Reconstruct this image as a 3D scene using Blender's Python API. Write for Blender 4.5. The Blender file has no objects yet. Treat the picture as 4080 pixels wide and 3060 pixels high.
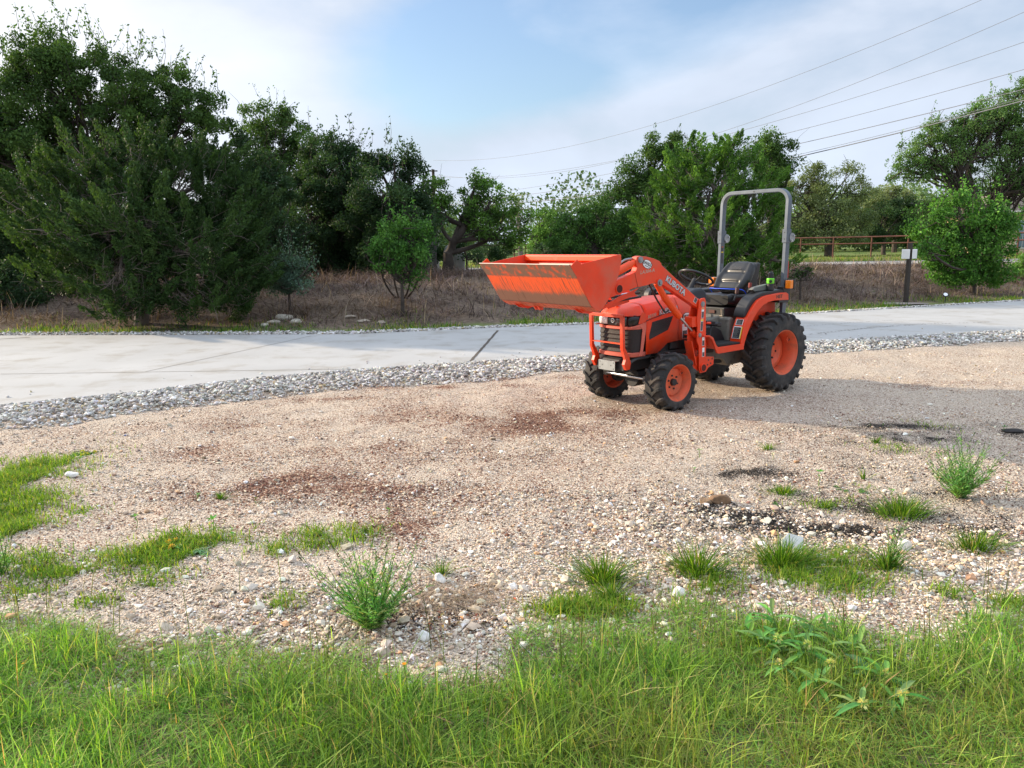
import bpy, bmesh, math, random
import numpy as np
from mathutils import Vector, Matrix
random.seed(7)
RNG = np.random.default_rng(11)
S = bpy.context.scene
COL = S.collection
R = math.radians

# ---------------------------------------------------------------- camera
CAM_H, PITCH, ROLL, FPX = 1.636, .1797, .0162, 3074.5          # phone held at eye level, tipped 10.3 degrees down and a touch crooked
cam = bpy.data.cameras.new('camera'); cam.sensor_width = 36; cam.lens = FPX / 4080 * 36
cam.clip_start = .05; cam.clip_end = 3000
co = bpy.data.objects.new('camera', cam); COL.objects.link(co)
co.location = (0, 0, CAM_H); co.rotation_euler = (Matrix.Rotation(R(90)-PITCH, 3, 'X') @ Matrix.Rotation(-ROLL, 3, 'Z')).to_euler()
S.camera = co

# ---------------------------------------------------------------- light
SUN_AZ = (0.93, -0.37)                               # the way the shadows fall on the ground
SUN_EL = R(18.5)
w = bpy.data.worlds.new('World'); S.world = w; w.use_nodes = True
nt = w.node_tree; nt.nodes.clear()
def N(t, **k):
    n = nt.nodes.new(t)
    for a, b in k.items(): setattr(n, a, b)
    return n
out = N('ShaderNodeOutputWorld'); bg = N('ShaderNodeBackground'); sky = N('ShaderNodeTexSky', sky_type='NISHITA')
sky.sun_disc = False; sky.sun_elevation = SUN_EL
sky.sun_rotation = math.atan2(-SUN_AZ[0], -SUN_AZ[1])
sky.air_density = 1.2; sky.dust_density = 1.6; sky.ozone_density = 2.0; sky.altitude = 200
bg.inputs[1].default_value = 0.11
tc = N('ShaderNodeTexCoord'); mp = N('ShaderNodeMapping'); mp.inputs['Scale'].default_value = (1.0, 1.0, 2.0)
mp.inputs['Location'].default_value = (.35, .0, .1)
n1 = N('ShaderNodeTexNoise'); n1.inputs['Scale'].default_value = 3.1; n1.inputs['Detail'].default_value = 8; n1.inputs['Roughness'].default_value = .52; n1.inputs['Distortion'].default_value = .15
L = nt.links.new
L(tc.outputs['Generated'], mp.inputs[0]); L(mp.outputs[0], n1.inputs['Vector'])
def unroll(px, py):
    a, b = (px-2040)/FPX, (1530-py)/FPX; c, s = math.cos(ROLL), math.sin(ROLL); return a*c+b*s, -a*s+b*c
def dirn(px, py):
    c, s = math.cos(PITCH), math.sin(PITCH); u, v = unroll(px, py)
    return Vector((u, c+v*s, -s+v*c)).normalized()
def dotr(d, a, b):
    """1 inside angle b (degrees) of direction d, 0 beyond angle a"""
    n = N('ShaderNodeVectorMath', operation='DOT_PRODUCT'); n.inputs[1].default_value = d; L(tc.outputs['Generated'], n.inputs[0])
    r = N('ShaderNodeMapRange', interpolation_type='SMOOTHSTEP'); r.inputs[1].default_value = math.cos(R(a)); r.inputs[2].default_value = math.cos(R(b)); L(n.outputs['Value'], r.inputs[0]); return r.outputs[0]
def mth(op, a, b=None, c=None, clamp=False):
    n = N('ShaderNodeMath', operation=op, use_clamp=clamp)
    for i, v in enumerate((a, b, c)):
        if v is None: continue
        if hasattr(v, 'is_linked'): L(v, n.inputs[i])
        else: n.inputs[i].default_value = v
    return n.outputs[0]
# clear blue opening in the thin cloud, long and low
hs_ = N('ShaderNodeSeparateXYZ'); L(tc.outputs['Generated'], hs_.inputs[0]); hc = dirn(2350, 60)
dx_ = mth('SUBTRACT', hs_.outputs[0], hc.x); dz_ = mth('SUBTRACT', mth('SUBTRACT', hs_.outputs[2], hc.z), mth('MULTIPLY', dx_, .22))
el_ = mth('ADD', mth('POWER', mth('DIVIDE', dx_, .33), 2), mth('POWER', mth('DIVIDE', dz_, .105), 2))
hr_ = N('ShaderNodeMapRange', interpolation_type='SMOOTHSTEP'); hr_.inputs[1].default_value = 1.25; hr_.inputs[2].default_value = .25; L(el_, hr_.inputs[0]); hole = hr_.outputs[0]
cv_ = mth('MULTIPLY_ADD', n1.outputs['Fac'], 2.8, -.38); cv_ = mth('MULTIPLY_ADD', hole, -1.15, cv_, True)
cf = mth('MULTIPLY_ADD', cv_, .86, .10)
sund = (-SUN_AZ[0]*math.cos(SUN_EL), -SUN_AZ[1]*math.cos(SUN_EL), math.sin(SUN_EL))
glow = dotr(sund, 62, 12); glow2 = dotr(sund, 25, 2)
cc = N('ShaderNodeMix', data_type='RGBA'); cc.inputs[6].default_value = (4.5, 5.05, 6.0, 1); cc.inputs[7].default_value = (7.6, 7.7, 7.9, 1); L(glow, cc.inputs[0])
cm_ = N('ShaderNodeMix', data_type='RGBA', blend_type='MULTIPLY'); cm_.inputs[0].default_value = 1; L(cc.outputs[2], cm_.inputs[6])
L(mth('MULTIPLY_ADD', n1.outputs['Fac'], .8, .60), cm_.inputs[7])
skb = N('ShaderNodeMix', data_type='RGBA', blend_type='MULTIPLY'); skb.inputs[0].default_value = 1; skb.inputs[7].default_value = (1.12, 1.2, 1.36, 1); L(sky.outputs[0], skb.inputs[6])
mx = N('ShaderNodeMix', data_type='RGBA'); L(mth('ADD', cf, mth('MULTIPLY', glow, .4), None, True), mx.inputs[0]); L(skb.outputs[2], mx.inputs[6]); L(cm_.outputs[2], mx.inputs[7])
# sky gain added above the view to fill the shade, and towards the sun
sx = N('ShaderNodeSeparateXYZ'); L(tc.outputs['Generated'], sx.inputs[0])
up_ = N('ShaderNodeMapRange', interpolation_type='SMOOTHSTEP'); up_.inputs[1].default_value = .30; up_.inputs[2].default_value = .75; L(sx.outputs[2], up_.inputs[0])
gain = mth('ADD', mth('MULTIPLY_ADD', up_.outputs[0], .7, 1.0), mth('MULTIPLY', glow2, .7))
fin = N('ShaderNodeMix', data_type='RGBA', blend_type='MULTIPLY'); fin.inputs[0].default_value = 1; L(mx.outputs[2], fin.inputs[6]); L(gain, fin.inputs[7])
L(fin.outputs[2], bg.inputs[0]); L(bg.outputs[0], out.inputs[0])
sl = bpy.data.lights.new('sun', 'SUN'); sl.energy = 5.0; sl.angle = R(1.6); sl.color = (1.0, .82, .60)
so = bpy.data.objects.new('sun', sl); COL.objects.link(so)
so.rotation_euler = Vector((SUN_AZ[0]*math.cos(SUN_EL), SUN_AZ[1]*math.cos(SUN_EL), -math.sin(SUN_EL))).to_track_quat('-Z', 'Y').to_euler()
S.view_settings.view_transform = 'Standard'; S.view_settings.look = 'None'; S.view_settings.gamma = 1
S.view_settings.exposure = 0.55
S.cycles.max_bounces = 6; S.cycles.diffuse_bounces = 3; S.cycles.glossy_bounces = 3; S.cycles.transmission_bounces = 4
S.cycles.transparent_max_bounces = 6; S.cycles.use_denoising = True; S.cycles.caustics_reflective = False; S.cycles.caustics_refractive = False

# ---------------------------------------------------------------- helpers: scene tree
def tag(o, label=None, cat=None, group=None, kind=None):
    if label: o['label'] = label
    if cat: o['category'] = cat
    if group: o['group'] = group
    if kind: o['kind'] = kind
    return o
def empty(name, loc=(0, 0, 0), rz=0, parent=None):
    o = bpy.data.objects.new(name, None); COL.objects.link(o); o.location = loc; o.rotation_euler = (0, 0, rz)
    o.empty_display_size = .1
    if parent: o.parent = parent
    return o
def mesh_np(name, V, F, mat, parent=None, col=None, attr='col', smooth=False, mats=None):
    """V (n,3), F (m,k) same-size faces or list of arrays of such"""
    me = bpy.data.meshes.new(name)
    Fs = F if isinstance(F, list) else [F]
    Fs = [np.asarray(f, dtype=np.int32) for f in Fs if len(f)]
    me.vertices.add(len(V)); me.vertices.foreach_set('co', np.asarray(V, dtype=np.float32).ravel())
    nl = sum(f.size for f in Fs); nf = sum(len(f) for f in Fs)
    me.loops.add(nl); me.polygons.add(nf)
    me.loops.foreach_set('vertex_index', np.concatenate([f.ravel() for f in Fs]))
    tot = np.concatenate([np.full(len(f), f.shape[1], dtype=np.int32) for f in Fs])
    st = np.concatenate([[0], np.cumsum(tot)[:-1]]).astype(np.int32)
    me.polygons.foreach_set('loop_start', st)
    me.polygons.foreach_set('use_smooth', np.full(nf, smooth))
    me.update(calc_edges=True)
    if col is not None:
        a = me.color_attributes.new(attr, 'FLOAT_COLOR', 'POINT')
        c = np.ones((len(V), 4), dtype=np.float32); c[:, :col.shape[1]] = col
        a.data.foreach_set('color', c.ravel())
    if mat is not None: me.materials.append(mat)
    o = bpy.data.objects.new(name, me); COL.objects.link(o)
    if parent is not None: o.parent = parent
    return o

# ---------------------------------------------------------------- helpers: materials
def lin(h):
    h = h.lstrip('#'); c = [int(h[i:i+2], 16)/255 for i in (0, 2, 4)]
    return tuple(x/12.92 if x <= .04045 else ((x+.055)/1.055)**2.4 for x in c)
def mat(name, color=(.5, .5, .5), rough=.6, metal=0, var=0, vscale=8, bump=0, bscale=60, coat=0, spec=.5, dirt=None, dscale=5, dlo=.55, dhi=.75, emit=None, alpha=1, trans=0):
    m = bpy.data.materials.new(name); m.use_nodes = True; t = m.node_tree; b = t.nodes['Principled BSDF']
    b.inputs['Base Color'].default_value = (*color, 1); b.inputs['Roughness'].default_value = rough
    b.inputs['Metallic'].default_value = metal; b.inputs['Coat Weight'].default_value = coat; b.inputs['Specular IOR Level'].default_value = spec
    b.inputs['Transmission Weight'].default_value = trans
    tc = t.nodes.new('ShaderNodeTexCoord'); last = None
    if var:
        n = t.nodes.new('ShaderNodeTexNoise'); n.inputs['Scale'].default_value = vscale; n.inputs['Detail'].default_value = 5
        t.links.new(tc.outputs['Object'], n.inputs['Vector'])
        mr = t.nodes.new('ShaderNodeMapRange'); mr.inputs[1].default_value = .3; mr.inputs[2].default_value = .7
        mr.inputs[3].default_value = 1-var; mr.inputs[4].default_value = 1+var; t.links.new(n.outputs['Fac'], mr.inputs[0])
        mm = t.nodes.new('ShaderNodeMix'); mm.data_type = 'RGBA'; mm.blend_type = 'MULTIPLY'; mm.inputs[0].default_value = 1
        mm.inputs[6].default_value = (*color, 1); t.links.new(mr.outputs[0], mm.inputs[7]); last = mm.outputs[2]
    if dirt:
        n = t.nodes.new('ShaderNodeTexNoise'); n.inputs['Scale'].default_value = dscale; n.inputs['Detail'].default_value = 8; n.inputs['Roughness'].default_value = .65
        t.links.new(tc.outputs['Object'], n.inputs['Vector'])
        mr = t.nodes.new('ShaderNodeMapRange'); mr.inputs[1].default_value = dlo; mr.inputs[2].default_value = dhi; t.links.new(n.outputs['Fac'], mr.inputs[0])
        mm = t.nodes.new('ShaderNodeMix'); mm.data_type = 'RGBA'; mm.inputs[6].default_value = (*color, 1); mm.inputs[7].default_value = (*dirt, 1)
        if last: t.links.new(last, mm.inputs[6])
        t.links.new(mr.outputs[0], mm.inputs[0]); last = mm.outputs[2]
        r2 = t.nodes.new('ShaderNodeMapRange'); r2.inputs[3].default_value = rough; r2.inputs[4].default_value = min(1, rough+.35)
        t.links.new(mr.outputs[0], r2.inputs[0]); t.links.new(r2.outputs[0], b.inputs['Roughness'])
    if last: t.links.new(last, b.inputs['Base Color'])
    if bump:
        n = t.nodes.new('ShaderNodeTexNoise'); n.inputs['Scale'].default_value = bscale; n.inputs['Detail'].default_value = 4
        t.links.new(tc.outputs['Object'], n.inputs['Vector'])
        bp = t.nodes.new('ShaderNodeBump'); bp.inputs['Strength'].default_value = bump; bp.inputs['Distance'].default_value = .01
        t.links.new(n.outputs['Fac'], bp.inputs['Height']); t.links.new(bp.outputs[0], b.inputs['Normal'])
    return m
def attr_mat(name, rough=.85, trans=0, spec=.3, nvar=0, nscale=200):
    """base colour from the mesh's own per-piece colours; trans mixes in translucency for leaves"""
    m = bpy.data.materials.new(name); m.use_nodes = True; t = m.node_tree; b = t.nodes['Principled BSDF']
    a = t.nodes.new('ShaderNodeAttribute'); a.attribute_name = 'col'; src = a.outputs['Color']
    if nvar:
        tc = t.nodes.new('ShaderNodeTexCoord'); n = t.nodes.new('ShaderNodeTexNoise'); n.inputs['Scale'].default_value = nscale
        t.links.new(tc.outputs['Object'], n.inputs['Vector'])
        mr = t.nodes.new('ShaderNodeMapRange'); mr.inputs[1].default_value = .3; mr.inputs[2].default_value = .7
        mr.inputs[3].default_value = 1-nvar; mr.inputs[4].default_value = 1+nvar; t.links.new(n.outputs['Fac'], mr.inputs[0])
        mm = t.nodes.new('ShaderNodeMix'); mm.data_type = 'RGBA'; mm.blend_type = 'MULTIPLY'; mm.inputs[0].default_value = 1
        t.links.new(src, mm.inputs[6]); t.links.new(mr.outputs[0], mm.inputs[7]); src = mm.outputs[2]
    t.links.new(src, b.inputs['Base Color']); b.inputs['Roughness'].default_value = rough; b.inputs['Specular IOR Level'].default_value = spec
    if trans:
        tr = t.nodes.new('ShaderNodeBsdfTranslucent'); hs = t.nodes.new('ShaderNodeMix'); hs.data_type = 'RGBA'; hs.blend_type = 'MULTIPLY'; hs.inputs[0].default_value = 1
        hs.inputs[7].default_value = (1.5, 1.45, .5, 1); t.links.new(src, hs.inputs[6]); t.links.new(hs.outputs[2], tr.inputs[0])
        mx = t.nodes.new('ShaderNodeMixShader'); mx.inputs[0].default_value = trans
        t.links.new(b.outputs[0], mx.inputs[1]); t.links.new(tr.outputs[0], mx.inputs[2]); t.links.new(mx.outputs[0], t.nodes['Material Output'].inputs[0])
    return m

# ---------------------------------------------------------------- terrain
def gpl(pts, x0, x1):
    """pixel polyline on the level ground -> x, y arrays, run on straight past both ends"""
    P = []
    for px, py in pts: d = dirn(px, py); t = -CAM_H/d.z; P.append((d.x*t, d.y*t))
    P = np.array(P); a, b = P[0], P[1]; e, g_ = P[-1], P[-2]
    P = np.vstack([[x0, a[1]+(x0-a[0])*(b[1]-a[1])/(b[0]-a[0])], P, [x1, e[1]+(x1-e[0])*(e[1]-g_[1])/(e[0]-g_[0])]]); return P[:, 0], P[:, 1]
FARX, FARY = gpl([(0, 1341), (1399, 1336), (1976, 1310), (2300, 1299), (3174, 1256), (4080, 1202)], -40, 45)
NEARX, NEARY = gpl([(0, 1620), (491, 1572), (995, 1513), (1399, 1477), (2342, 1416), (3209, 1365), (4079, 1318)], -40, 45)
def yfar(x): return np.interp(x, FARX, FARY)
def ynear(x): return np.interp(x, NEARX, NEARY)
def sst(t): t = np.clip(t, 0, 1); return t*t*(3-2*t)
_ph = RNG.uniform(0, 6.28, (24, 2)); _fr = RNG.normal(0, 1, (24, 2)); _fr /= np.linalg.norm(_fr, axis=1)[:, None]
def noise(x, y, s, o=3):
    """cheap smooth noise, roughly -1..1"""
    r = 0; amp = 1; tot = 0
    for k in range(o):
        v = 0
        for j in range(5):
            f = _fr[(k*5+j) % 24]; p = _ph[(k*5+j) % 24]
            v = v + np.sin((x*f[0]+y*f[1])*s*(1+.37*j) + p[0] + 1.3*np.sin((x*f[1]-y*f[0])*s*.7 + p[1]))
        r = r + amp*v/2.6; tot += amp; amp *= .55; s *= 2.1
    return r/tot
def H(x, y):
    d = y - yfar(x) - .5
    lip = .72*sst(d/6.5)*(1-.0*x) - .42*sst((y-31-0*x)/22.)
    h = lip + .05*noise(x, y, .9)*sst(d/2.)*(1-sst((y-26)/3.))
    near = 1-sst((y-ynear(x)+.9)/.5)
    h = h + near*(.016*noise(x, y, 1.3) + .010*noise(x, y, 5.) + .004*noise(x, y, 14.))
    return h
def ray(px, py, y):
    """point at forward distance y seen at photo pixel px,py"""
    c, s = math.cos(PITCH), math.sin(PITCH); u, v = unroll(px, py)
    d = (u, c+v*s, -s+v*c); t = y/d[1]
    return d[0]*t, y, CAM_H+d[2]*t
def at(px, py):
    """where the photo pixel meets the ground"""
    lo = 1.
    y = 1.5
    while y < 90:
        p = ray(px, py, y)
        if p[2] <= float(H(p[0], p[1])): break
        y += .02 if y < 12 else .08
    return p[0], p[1], float(H(p[0], p[1]))
def on(x, y): return (x, y, float(H(x, y)))

def blob(x, y, cx, cy, rx, ry, p=1.): return np.exp(-(((x-cx)/rx)**2+((y-cy)/ry)**2)**p)
def atv(px, py): q = at(px, py); return q[0], q[1]
REDS = [(*atv(1950, 1670), .9, .35, .9), (*atv(2120, 1650), .5, .25, .8), (*atv(1180, 1960), .55, .26, 1.2), (*atv(1000, 1930), .6, .22, .7), (*atv(1500, 1800), .8, .4, .45),
        (*atv(1750, 1545), 1.2, .14, 1.1), (*atv(1350, 1590), .7, .13, 1.), (*atv(2150, 1505), .8, .14, 1.1), (*atv(2800, 1440), 1.2, .35, .9), (*atv(2250, 1700), .8, .3, .5),
        (*atv(900, 1700), .9, .25, .5), (*atv(600, 1800), .8, .3, .35), (*atv(1500, 2080), .9, .3, .5), (*atv(1900, 1950), .8, .3, .45), (*atv(2000, 2100), .8, .25, .35), (*atv(3700, 1530), .8, .25, .4), (*atv(2400,1640),.5,.2,.7)]
DARKS = [(*atv(3000, 1980), .9, .35, .30), (*atv(3600, 1840), 1.2, .45, .30), (*atv(3450, 2080), .9, .22, .35), (*atv(1780, 2440), .35, .15, .4), (*atv(700, 2350), .7, .12, .22), (*atv(2890, 1875), .10, .22, 1.), (*atv(3000, 1890), .34, .09, 1.1), (*atv(3080, 1930), .3, .10, .5), (*atv(2960, 2060), .42, .14, .8), (*atv(3100, 2105), .5, .07, 1.2), (*atv(2870, 2050), .1, .2, .8), (*atv(3350, 2110), .4, .08, .8), (*atv(3600, 1700), 1.0, .14, .8), (*atv(3560, 1760), .4, .12, 1.), (*atv(3750, 1990), .9, .2, .5), (*atv(3650, 2130), .5, .1, .6), (*atv(3450, 2040), .3, .1, .6), (*atv(3680, 1740), .5, .25, .75),
         (*atv(3500, 1800), .4, .1, .5), (*atv(4030, 1735), .28, .12, 1.), (*atv(3900, 2130), .4, .12, .5), (*atv(3550, 1700), .3, .1, .6), (*atv(3250, 1870), .25, .05, .7), (*atv(1700, 2480), .3, .12, .45), (*atv(4000, 2050), .5, .15, .35)]
def redness(x, y):
    r = 0
    for cx, cy, rx, ry, a in REDS: r = r + a*blob(x, y, cx, cy, rx, ry)
    bz = blob(x, y, -.4, 6.9, 3.0, 1.5)+.7*blob(x, y, -1.6, 5.0, 1.6, .7); return np.clip(r*(.50+.85*noise(x, y, 4.5))*.85 + .05 + .34*bz*np.clip(.7+1.1*noise(x, y, 2.2), 0, 2) + .12*noise(x, y, 2.6), 0, 1)
def darkness(x, y):
    r = 0
    for cx, cy, rx, ry, a in DARKS: r = r + a*blob(x, y, cx, cy, rx, ry)
    return np.clip(.8*r*(.65+.8*noise(x, y, 5.)+.4*noise(x, y, 14.)), 0, .85)
GPX = np.array([-500, 0, 350, 700, 1000, 1400, 1600, 1700, 1980, 2080, 2350, 2650, 2800, 3000, 3300, 3500, 3700, 3900, 4080, 4600]); GPY = np.array([2440, 2490, 2540, 2600, 2600, 2620, 2700, 2760, 2720, 2560, 2500, 2480, 2440, 2470, 2500, 2560, 2560, 2480, 2480, 2450])
_gw = np.array([atv(a, b) for a, b in zip(GPX, GPY)])
def grass_edge(x): return np.interp(x, _gw[:, 0], _gw[:, 1])

# ground: one sheet, fine where the camera stands close, coarse out to the horizon
def axis(segs):
    a = []
    for lo, hi, st in segs: a += list(np.arange(lo, hi, st))
    a.append(segs[-1][1]); return np.array(a)
gx = axis([(-1500, -300, 200), (-300, -60, 30), (-60, -20, 4), (-20, -9, .4), (-9, -5, .08), (-5, 6, .035), (6, 11, .08), (11, 24, .4), (24, 60, 4), (60, 300, 30), (300, 1500, 200)])
gy = axis([(-60, -2, 6), (-2, .9, .3), (.9, 9.5, .035), (9.5, 14, .09), (14, 30, .22), (30, 60, .8), (60, 200, 8), (200, 2000, 200)])
X, Y = np.meshgrid(gx, gy); 
Z = H(X, Y)
inslab = (Y > ynear(X)+.02) & (Y < yfar(X)-.02)
Z = np.where(inslab, Z-.12, Z)                      # the bed under the concrete
V = np.stack([X, Y, Z], -1).reshape(-1, 3); nx_, ny_ = len(gx), len(gy)
i = np.arange(nx_*ny_).reshape(ny_, nx_); F = np.stack([i[:-1, :-1], i[:-1, 1:], i[1:, 1:], i[1:, :-1]], -1).reshape(-1, 4)
d = Y-yfar(X)
m_b = sst((d-.35)/.3)*(1-sst((Y-26-noise(X, Y, .3))/2.)); m_g = sst((Y-30)/1.5) + m_b*sst((1.25-d+.4*noise(X, Y, 2.))/.5)*.9
m_g = np.clip(m_g + sst((grass_edge(X)-Y+.15+.1*noise(X, Y, 4.))/.3)*.0, 0, 1)
m_s = sst((grass_edge(X)-Y+.10+.1*noise(X, Y, 4.))/.25)      # soil under the near grass
colr = np.stack([np.clip(m_b+m_s*.9, 0, 1), m_g, redness(X, Y)*(Y < ynear(X)), darkness(X, Y)], -1).reshape(-1, 4)

gm = bpy.data.materials.new('ground'); gm.use_nodes = True; t = gm.node_tree; b = t.nodes['Principled BSDF']; b.inputs['Roughness'].default_value = .95; b.inputs['Specular IOR Level'].default_value = .15
def G(ty, **k):
    n = t.nodes.new(ty)
    for a, q in k.items(): setattr(n, a, q)
    return n
def mixc(fac, a, c, blend='MIX'):
    m = G('ShaderNodeMix', data_type='RGBA', blend_type=blend)
    for sock, v in ((0, fac), (6, a), (7, c)):
        if hasattr(v, 'is_linked'): t.links.new(v, m.inputs[sock])
        else: m.inputs[sock].default_value = v if sock == 0 else (*v, 1)
    return m.outputs[2]
def ramp(src, pts):
    r = G('ShaderNodeValToRGB'); el = r.color_ramp.elements
    while len(el) < len(pts): el.new(.5)
    for e, (p, c) in zip(el, pts): e.position = p; e.color = (*c, 1)
    t.links.new(src, r.inputs[0]); return r.outputs[0]
tc = G('ShaderNodeTexCoord'); at_ = G('ShaderNodeAttribute', attribute_name='col'); sp = G('ShaderNodeSeparateColor'); t.links.new(at_.outputs['Color'], sp.inputs[0])
v1 = G('ShaderNodeTexVoronoi'); v1.inputs['Scale'].default_value = 85; v1.inputs['Randomness'].default_value = 1; t.links.new(tc.outputs['Object'], v1.inputs['Vector'])
v2 = G('ShaderNodeTexVoronoi'); v2.inputs['Scale'].default_value = 190; t.links.new(tc.outputs['Object'], v2.inputs['Vector'])
s1 = G('ShaderNodeSeparateColor'); t.links.new(v1.outputs['Color'], s1.inputs[0])
s2 = G('ShaderNodeSeparateColor'); t.links.new(v2.outputs['Color'], s2.inputs[0])
pale = ramp(s1.outputs[0], [(0, lin('#857867')), (.3, lin('#baaa98')), (.6, lin('#d0c0af')), (.85, lin('#dbd0c0')), (1, lin('#9a8670'))])
fine = ramp(s2.outputs[0], [(0, lin('#978976')), (.5, lin('#ccbba8')), (1, lin('#d9cebd'))])
nz = G('ShaderNodeTexNoise'); nz.inputs['Scale'].default_value = 2.2; nz.inputs['Detail'].default_value = 6; t.links.new(tc.outputs['Object'], nz.inputs['Vector'])
base = mixc(ramp(nz.outputs['Fac'], [(.4, (0, 0, 0)), (.6, (1, 1, 1))]), pale, fine)
redc = ramp(s1.outputs[1], [(0, lin('#5e4034')), (.4, lin('#805c4c')), (.75, lin('#9a7c68')), (1, lin('#c4b09a'))])
nr = G('ShaderNodeMath', operation='ADD'); t.links.new(s1.outputs[2], nr.inputs[0]); t.links.new(sp.outputs[2], nr.inputs[1])
base = mixc(ramp(nr.outputs[0], [(.85, (0, 0, 0)), (.98, (1, 1, 1))]), base, redc)
nd = G('ShaderNodeMath', operation='ADD'); t.links.new(s2.outputs[2], nd.inputs[0]); t.links.new(at_.outputs['Alpha'], nd.inputs[1])
base = mixc(ramp(nd.outputs[0], [(.8, (0, 0, 0)), (1.0, (1, 1, 1))]), base, lin('#2c2824'))
nb = G('ShaderNodeTexNoise'); nb.inputs['Scale'].default_value = 9; nb.inputs['Detail'].default_value = 8; nb.inputs['Roughness'].default_value = .7; t.links.new(tc.outputs['Object'], nb.inputs['Vector'])
brush = ramp(nb.outputs['Fac'], [(.3, lin('#4d423a')), (.5, lin('#75675a')), (.7, lin('#94836f'))])
base = mixc(sp.outputs[0], base, brush)
ng = G('ShaderNodeTexNoise'); ng.inputs['Scale'].default_value = .5; ng.inputs['Detail'].default_value = 9; ng.inputs['Roughness'].default_value = .7; t.links.new(tc.outputs['Object'], ng.inputs['Vector'])
green = ramp(ng.outputs['Fac'], [(.3, lin('#45602c')), (.5, lin('#667a3e')), (.7, lin('#8c8658'))])
base = mixc(sp.outputs[1], base, green)
t.links.new(base, b.inputs['Base Color'])
bp = G('ShaderNodeBump'); bp.inputs['Strength'].default_value = .9; bp.inputs['Distance'].default_value = .008; bp.invert = True; t.links.new(v1.outputs['Distance'], bp.inputs['Height'])
bp2 = G('ShaderNodeBump'); bp2.inputs['Strength'].default_value = .6; bp2.inputs['Distance'].default_value = .004; bp2.invert = True; t.links.new(v2.outputs['Distance'], bp2.inputs['Height'])
t.links.new(bp.outputs[0], bp2.inputs['Normal']); t.links.new(bp2.outputs[0], b.inputs['Normal'])
g = mesh_np('ground', V, F, gm, col=colr, smooth=True); g['kind'] = 'structure'

# ---------------------------------------------------------------- driveway
def strip(name, lower, upper, z0, z1, m, xs):
    V = []; F = []
    for x in xs: V += [(x, lower(x), z0), (x, lower(x), z1), (x, upper(x), z1), (x, upper(x), z0)]
    n = len(xs)
    for k in range(n-1):
        a = k*4; c = a+4
        F += [(a, c, c+1, a+1), (a+1, c+1, c+2, a+2), (a+2, c+2, c+3, a+3)]
    F += [(0, 1, 2, 3), ((n-1)*4+3, (n-1)*4+2, (n-1)*4+1, (n-1)*4)]
    return mesh_np(name, np.array(V, float), np.array(F), m)
conc = mat('concrete', lin('#a8a8a6'), .8, var=.07, vscale=.8, bump=.15, bscale=120, dirt=lin('#8b857a'), dscale=1.7, dlo=.5, dhi=.8)
dr = strip('driveway', ynear, yfar, -.14, .022, conc, np.arange(-40, 45.1, .5)); dr['kind'] = 'structure'
dark = mat('joint_filler', lin('#4d453c'), .9, var=.3, vscale=30)
saw = mat('saw_cut', lin('#7c776f'), .9)
_jz = [0]
def joint(pa, pb, wd, m, seg=14, wob=0.):
    a = np.array(ray(*pa, 10)); b2 = np.array(ray(*pb, 10)); o = np.array([0, 0, CAM_H])
    A = o+(a-o)*((.022-CAM_H)/(a[2]-CAM_H)); B = o+(b2-o)*((.022-CAM_H)/(b2[2]-CAM_H))
    _jz[0] += .0005; d = (B-A)[:2]; n = np.array([-d[1], d[0]])/np.linalg.norm(d); V = []
    for k in range(seg+1):
        p = A[:2]+d*k/seg + n*wob*random.uniform(-1, 1)
        for s in (-1, 1): V.append((*(p+n*wd/2*s), .0245+_jz[0]))
    F = [(2*k, 2*k+2, 2*k+3, 2*k+1) for k in range(seg)]
    return mesh_np('driveway_joint', np.array(V), np.array(F), m, parent=dr)
joint((1873, 1441), (1984, 1317), .045, dark, 20, .006)
joint((-500, 1377), (120, 1345), .05, dark, 20, .006)
joint((0, 1491), (1600, 1468), .016, saw)
joint((580, 1481), (1240, 1339), .016, saw)

trk = mat('tyre_mark', lin('#8e8b86'), .85, var=.1, vscale=20)
def track(pts, wd, n, seed):
    """broken line of faint tread marks"""
    rr = random.Random(seed); P = [Vector(at(*p)[:2]) for p in pts]; V = []; F = []
    for k in range(n):
        f = (k+.1)/n*(len(P)-1); i = min(int(f), len(P)-2); p = P[i].lerp(P[i+1], f-i); d = (P[i+1]-P[i]).normalized(); nn = Vector((-d.y, d.x))
        if rr.random() < .25: continue
        l_ = (P[i+1]-P[i]).length*(len(P)-1)/n*.5*rr.uniform(.5, 1.1); q = len(V); o_ = nn*rr.uniform(-.02, .02); sk = d*wd*.5
        for a, b in ((-1, -1), (1, -1), (1, 1), (-1, 1)): V.append((*(p+o_+d*l_/2*a+nn*wd/2*b+sk*b), .0265))
        F.append((q, q+1, q+2, q+3))
    return mesh_np('tyre_marks', np.array(V), np.array(F), trk, parent=dr)
track([(3060, 1355), (3250, 1335), (3480, 1310), (3700, 1296), (3950, 1288)], .07, 70, 1)
track([(3380, 1322), (3600, 1300), (3760, 1290)], .04, 40, 2); track([(3150, 1310), (3400, 1290), (3560, 1281)], .04, 40, 3)

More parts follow.
